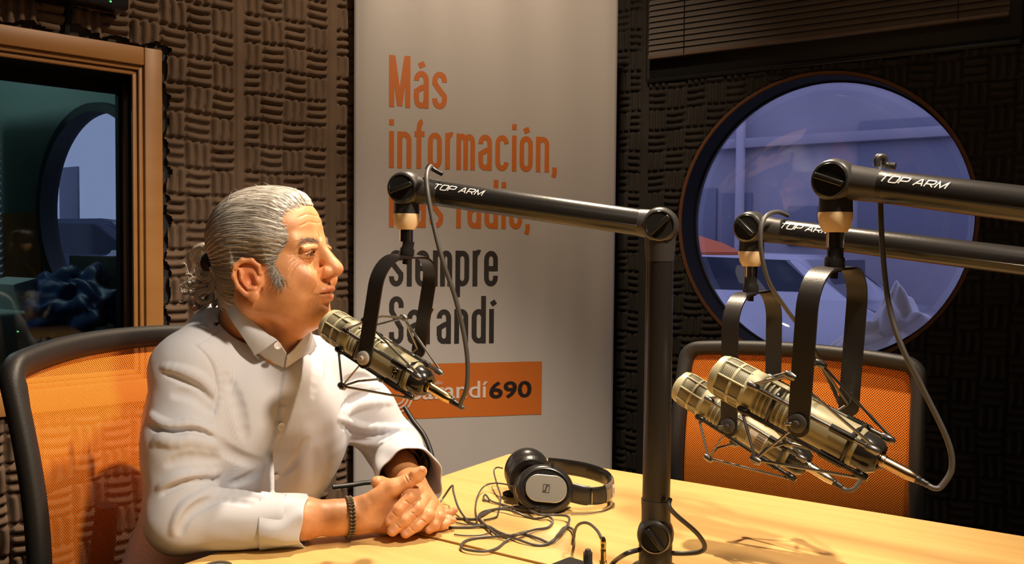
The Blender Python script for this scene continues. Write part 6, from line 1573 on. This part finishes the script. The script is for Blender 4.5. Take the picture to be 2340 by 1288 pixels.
# dark nape hair that fills between
# ================================================================== headphones lying on the table
hpo = root('headphones', T(1290, 1150, .742), 'black headphones with silver oval ear plates lying on the table', 'headphones')
HB = mat('headphone_plastic', (.020, .018, .017), .26); LEA = mat('pad_leather', (.014, .012, .011), .34, bump=(120, .35)); SIL = mat('silver_plate', (.62, .59, .52), .30, .8)
def cup(c, n, rx, ry, roll, front_plate, nm):
    c, n = Vector(c), Vector(n).normalized(); u = (ZU-n*ZU.dot(n)).normalized(); x = u.cross(n); q = Quaternion(n, roll); x = q @ x; u = q @ u
    def ov(mb, prof, seg=48):
        st = len(mb.bm.verts); mb.lathe([(r_, h_) for r_, h_ in prof], (0, 0, 0), (0, 0, 1), seg, x=(1, 0, 0))
        M = frame3(x, u, n, c) @ Matrix.Diagonal((rx, ry, 1, 1))
        for v in list(mb.bm.verts)[st:]: v.co = M @ v.co
    mb = MB(); ov(mb, [(0, -.022), (.80, -.022), (.97, -.014), (1.0, -.004), (.95, .005), (.84, .0095), (.78, .0100), (.74, .0070), (0, .0070)]); h = mb.build(nm, HB, hpo)
    mb = MB(); ov(mb, [(.42, -.022), (.92, -.022), (1.0, -.028), (1.0, -.036), (.90, -.043), (.70, -.044), (.52, -.038), (.46, -.026)]); mb.build('ear_pad', LEA, hpo)
    mb = MB(); ov(mb, [(0, -.024), (.46, -.024), (.46, -.026), (0, -.026)]); mb.build('speaker_cloth', BLKM, hpo)
    if front_plate:
        mb = MB(); mb.prism(roundrect(.074, .0475, .0225, 8), .0035, frame3(x, u, n, c+n*.0105+x*.001)); pl = mb.build('oval_plate', SIL, hpo)
        bv = pl.modifiers.new('b', 'BEVEL'); bv.width = .001; bv.segments = 2; bv.limit_method = 'ANGLE'
        mb = MB(); M = frame3(x, u, n, c+n*.01435); e = .0068
        stroke_mesh(mb, [(-e*.8, -e), (e*.8, -e), (e*.8+.001, e), (-e*.8+.001, e), (-e*.8, -e)], .0011, M, 0)
        stroke_mesh(mb, [(-e*.62, -e*.75), (-e*.1, -e*.6), (e*.15, e*.6), (e*.62, e*.75)], .0024, M, 0); mb.build('emblem', BKP2, pl, smooth=False)
        for a in (1.35, 4.55):
            p = c+x*cos(a)*rx*.9+u*sin(a)*ry*.9+n*.006; mb = MB(); mb.box(p, (.004, .016, .006), frame3(x, u, n).to_3x3(), .001); mb.build('hinge_notch', BLKM, hpo)
    return x, u
cn = P(1245, 1117, 1.585); nn_ = Vector((.10, -.93, .34)); x_, u_ = cup(cn, nn_, .0535, .0445, -.10, True, 'ear_cup')
cf = P(1203, 1080, 1.665); cup(cf+Vector((.0, .025, 0)), Vector((-.16, .96, .20)), .0430, .0450, .0, False, 'ear_cup')
band = spline([P(1305, 1124, 1.588), P(1340, 1132, 1.588), P(1378, 1130, 1.598), P(1399, 1114, 1.63), P(1388, 1093, 1.675), P(1345, 1076, 1.70), P(1290, 1066, 1.71), P(1250, 1062, 1.705)], 7)
mb = MB(); mb.tube(band, .0165, 14, up=(0, 0, 1), flat=.20); mb.build('headband', HB, hpo)
mb = MB(); mb.tube([p+Vector((-.004, .003, 0)) for p in band[16:36]], .0145, 14, up=(0, 0, 1), flat=.32); mb.build('band_pad', LEA, hpo)
mb = MB(); mb.tube(band[0:9], .0178, 14, up=(0, 0, 1), flat=.26); mb.build('band_end', HB, hpo)
mb = MB(); mb.tube([P(1352, 1131, 1.5835), P(1353, 1131, 1.5835)], .0172, 14, up=(0, 0, 1), flat=.24); mb.build('band_joint', CHROME, hpo)
# taped label on the far end of the band
q0 = band[20]; t_ = (band[22]-band[18]).normalized(); nrm = Vector((t_.y, -t_.x, 0)).normalized(); nrm = nrm if nrm.dot(CAM-q0) > 0 else -nrm
lab_ = band[17:24]
mb = MB(); mb.tube([p+nrm*.0006 for p in band[15:25]], .0172, 14, up=(0, 0, 1), flat=.25); mb.build('clear_tape', mat('tape_clear', (.17, .14, .11), .12, coat=.8), hpo)
mb = MB(); q0 = band[19]; t_ = (band[20]-band[18]).normalized(); nrm = Vector((t_.y, -t_.x, 0)).normalized(); nrm = nrm if nrm.dot(CAM-q0) > 0 else -nrm
xl = ZU.cross(nrm).normalized(); c_ = q0+nrm*.0052
mb.box(c_, (.012, .022, .0008), frame3(xl, ZU, nrm).to_3x3(), .0002); lb = mb.build('paper_label', mat('label_white', (.72, .68, .60), .6), hpo)
text_mesh('lettering', 'ES', .012, frame3(xl, ZU, nrm, c_-xl*.0052-ZU*.004+nrm*.0006), BKP2, lb, sx=.7)
# ------------------------------------------------------------------ headphone lead tangled on the table
def cx(x, y): return (700+x/3.079, 980+y/3.079)
hc = root('headphone_cable', T(1230, 1210, .742), 'thin dark headphone lead tangled in loops on the table', 'cable')
HC_M = mat('lead_grey', (.075, .066, .060), .42)
def lead(pts, zs, r=.0019, nm='cable_loop', m=HC_M):
    n = len(pts); zz = zs if hasattr(zs, '__len__') else [zs]*n
    path = [T(*cx(x, y), z) for (x, y), z in zip(pts, zz)]; mb = MB(); mb.tube(spline(path, 8), r, 8); return mb.build(nm, m, hc)
z0 = .7425
lead([(920, 540), (965, 480), (1025, 398), (1035, 440), (1065, 540), (1110, 615), (1160, 660), (1285, 685)], [z0, .752, .775, .772, .755, .746, z0, .744])
lead([(1000, 690), (1140, 690), (1270, 682), (1350, 722), (1480, 772), (1600, 812), (1680, 812), (1740, 780), (1810, 715), (1848, 650), (1835, 612), (1740, 603), (1640, 600), (1520, 547), (1420, 550), (1320, 565), (1235, 605), (1180, 632), (1050, 627)], [z0, z0, .744, z0, .745, z0, z0, .744, .746, .748, .750, .748, .750, .746, .744, z0, .744, z0, z0], .0022)
lead([(1700, 612), (1620, 628), (1540, 612), (1470, 582), (1370, 562), (1262, 575), (1216, 605), (1226, 642), (1282, 692), (1340, 742), (1420, 762), (1500, 740), (1600, 708), (1700, 690), (1735, 640), (1700, 610)], [.7455, z0, z0, .747, .746, z0, .745, z0, .7465, .744, z0, .7475, .744, z0, .745, .747], .0021)
lead([(1560, 718), (1480, 740), (1400, 792), (1340, 838), (1250, 860), (1130, 848), (1088, 822), (1130, 782), (1220, 762), (1340, 755), (1440, 745), (1540, 742), (1640, 772), (1720, 800), (1772, 740), (1815, 692), (1868, 700), (1886, 742), (1872, 810), (1880, 760), (1900, 690), (1940, 660), (1990, 665), (2045, 712), (2076, 768)], [.746, .748, z0, z0, z0, z0, z0, z0, z0, .744, .750, z0, .744, z0, .747, z0, .746, .752, .756, .768, .788, .802, .806, .812, .8175], .0022)
lead([(1380, 275), (1340, 270), (1320, 300), (1345, 400), (1368, 480), (1350, 590), (1330, 620), (1250, 640)], [.778, .776, .770, .758, .748, z0, z0, z0], .0015)
lead([(1468, 408), (1420, 392), (1330, 380), (1255, 400), (1208, 465), (1190, 560), (1203, 640), (1192, 665)], [.772, .770, .760, .752, .746, z0, .746, z0], .0015)
lead([(1290, 505), (1255, 500), (1247, 478), (1262, 462), (1300, 505), (1380, 530), (1480, 560), (1560, 570), (1660, 580)], [z0, .743, .746, .748, .744, z0, .745, .747, .746], .0018)
lead([(1050, 655), (1110, 668), (1200, 676), (1280, 700), (1300, 720), (1230, 745), (1110, 748), (1040, 740)], z0, .0012)
lead([(1860, 598), (1960, 596), (2060, 582), (2140, 552), (2165, 520)], [z0, z0, z0, z0, z0], .0010)
# plug splitter lying beside the cup
mb = MB(); a, b = T(*cx(1382, 455), .7465), T(*cx(1470, 450), .7465); mb.tube([a, a.lerp(b, .3), a.lerp(b, .8), b], [.003, .0062, .0066, .005], 14); mb.build('cord_slider', HB, hc)
# ------------------------------------------------------------------ connection box at the lower edge, with jack and knob
zt_ = .784; A_b, B_b, C_b = T(1301, 1269, zt_), T(1252, 1288, zt_), T(1372, 1283, zt_)
d1_ = (B_b-A_b).normalized(); d2_ = (C_b-A_b).normalized(); d2_ = (d2_-d1_*d2_.dot(d1_)*.9).normalized()
A_, B_, C_, D_ = A_b, A_b+d1_*.10, A_b+d2_*.14, A_b+d1_*.10+d2_*.14
bx_ = root('connection_box', (A_b+D_)/2-ZU*.042, 'black connection box at the bottom edge beside the middle post', 'box')
mb = MB(); zb0 = .742
mb.prism([(p.x, p.y) for p in (A_, B_, D_, C_)], zt_-zb0, z0=zb0); cb = mb.build('case', mat('box_black', (.016, .014, .013), .35), bx_, smooth=False); bv = cb.modifiers.new('b', 'BEVEL'); bv.width = .004; bv.segments = 3
jk = T(1378, 1286, zt_+.0005); mb = MB(); mb.lathe([(0, 0), (.0052, 0), (.0052, .0030), (.0038, .0032), (.0038, .0145), (.0041, .0150), (.0041, .0175), (.0038, .018), (.0038, .0250), (.0040, .0255), (.0040, .0295), (.0032, .033), (.0018, .036), (0, .036)], jk, ZU, 24); jo = mb.build('jack_plug', GOLD, hc)
kb = T(1343, 1292, zt_+.0002); mb = MB(); mb.lathe([(0, 0), (.0066, 0), (.0066, .006), (.0058, .007), (.0046, .0205), (.0034, .0225), (0, .0230)], kb, ZU, 20)
for k in range(12): a = k*pi/6; mb.box(kb+Vector((cos(a)*.0056, sin(a)*.0056, .012)), (.0010, .0010, .013), Matrix.Rotation(a, 3, 'Z'))
mb.build('knob', STEEL, bx_)
# grommet ring at the bottom edge
gr = T(497, 1297, .7388); mb = MB(); mb.lathe([(.0165, .0), (.0170, .003), (.0205, .0035), (.0215, .0020), (.0218, 0)], gr, ZU, 40); g_ = root('cable_grommet', gr, 'small round rimmed desk ring at the bottom edge, below the near forearm', 'grommet'); mb.build('rim', STEEL, g_)
mb = MB(); mb.lathe([(0, .0006), (.0165, .0006)], gr, ZU, 32); mb.build('cover', mat('cover_beige', (.45, .40, .33), .5), g_)
# black cables behind the table
mb = MB(); mb.tube(spline([P(925, 930, 2.30), P(945, 962, 2.28), P(968, 992, 2.26), P(984, 1030, 2.24), P(994, 1075, 2.22), P(1010, 1150, 2.20), P(1030, 1300, 2.2)], 8), .0062, 10); tag(mb.build('floor_cable', CBLK), 'thick black cable curving down before the banner, behind the far elbow', 'cable')
mb = MB(); mb.tube(spline([P(760, 1112, 2.10), P(806, 1107, 2.12), P(840, 1102, 2.14), P(880, 1103, 2.16), P(930, 1130, 2.2)], 8), .0060, 10); tag(mb.build('floor_cable', CBLK), 'thinner black cable crossing below the banner, behind the clasped hands', 'cable')
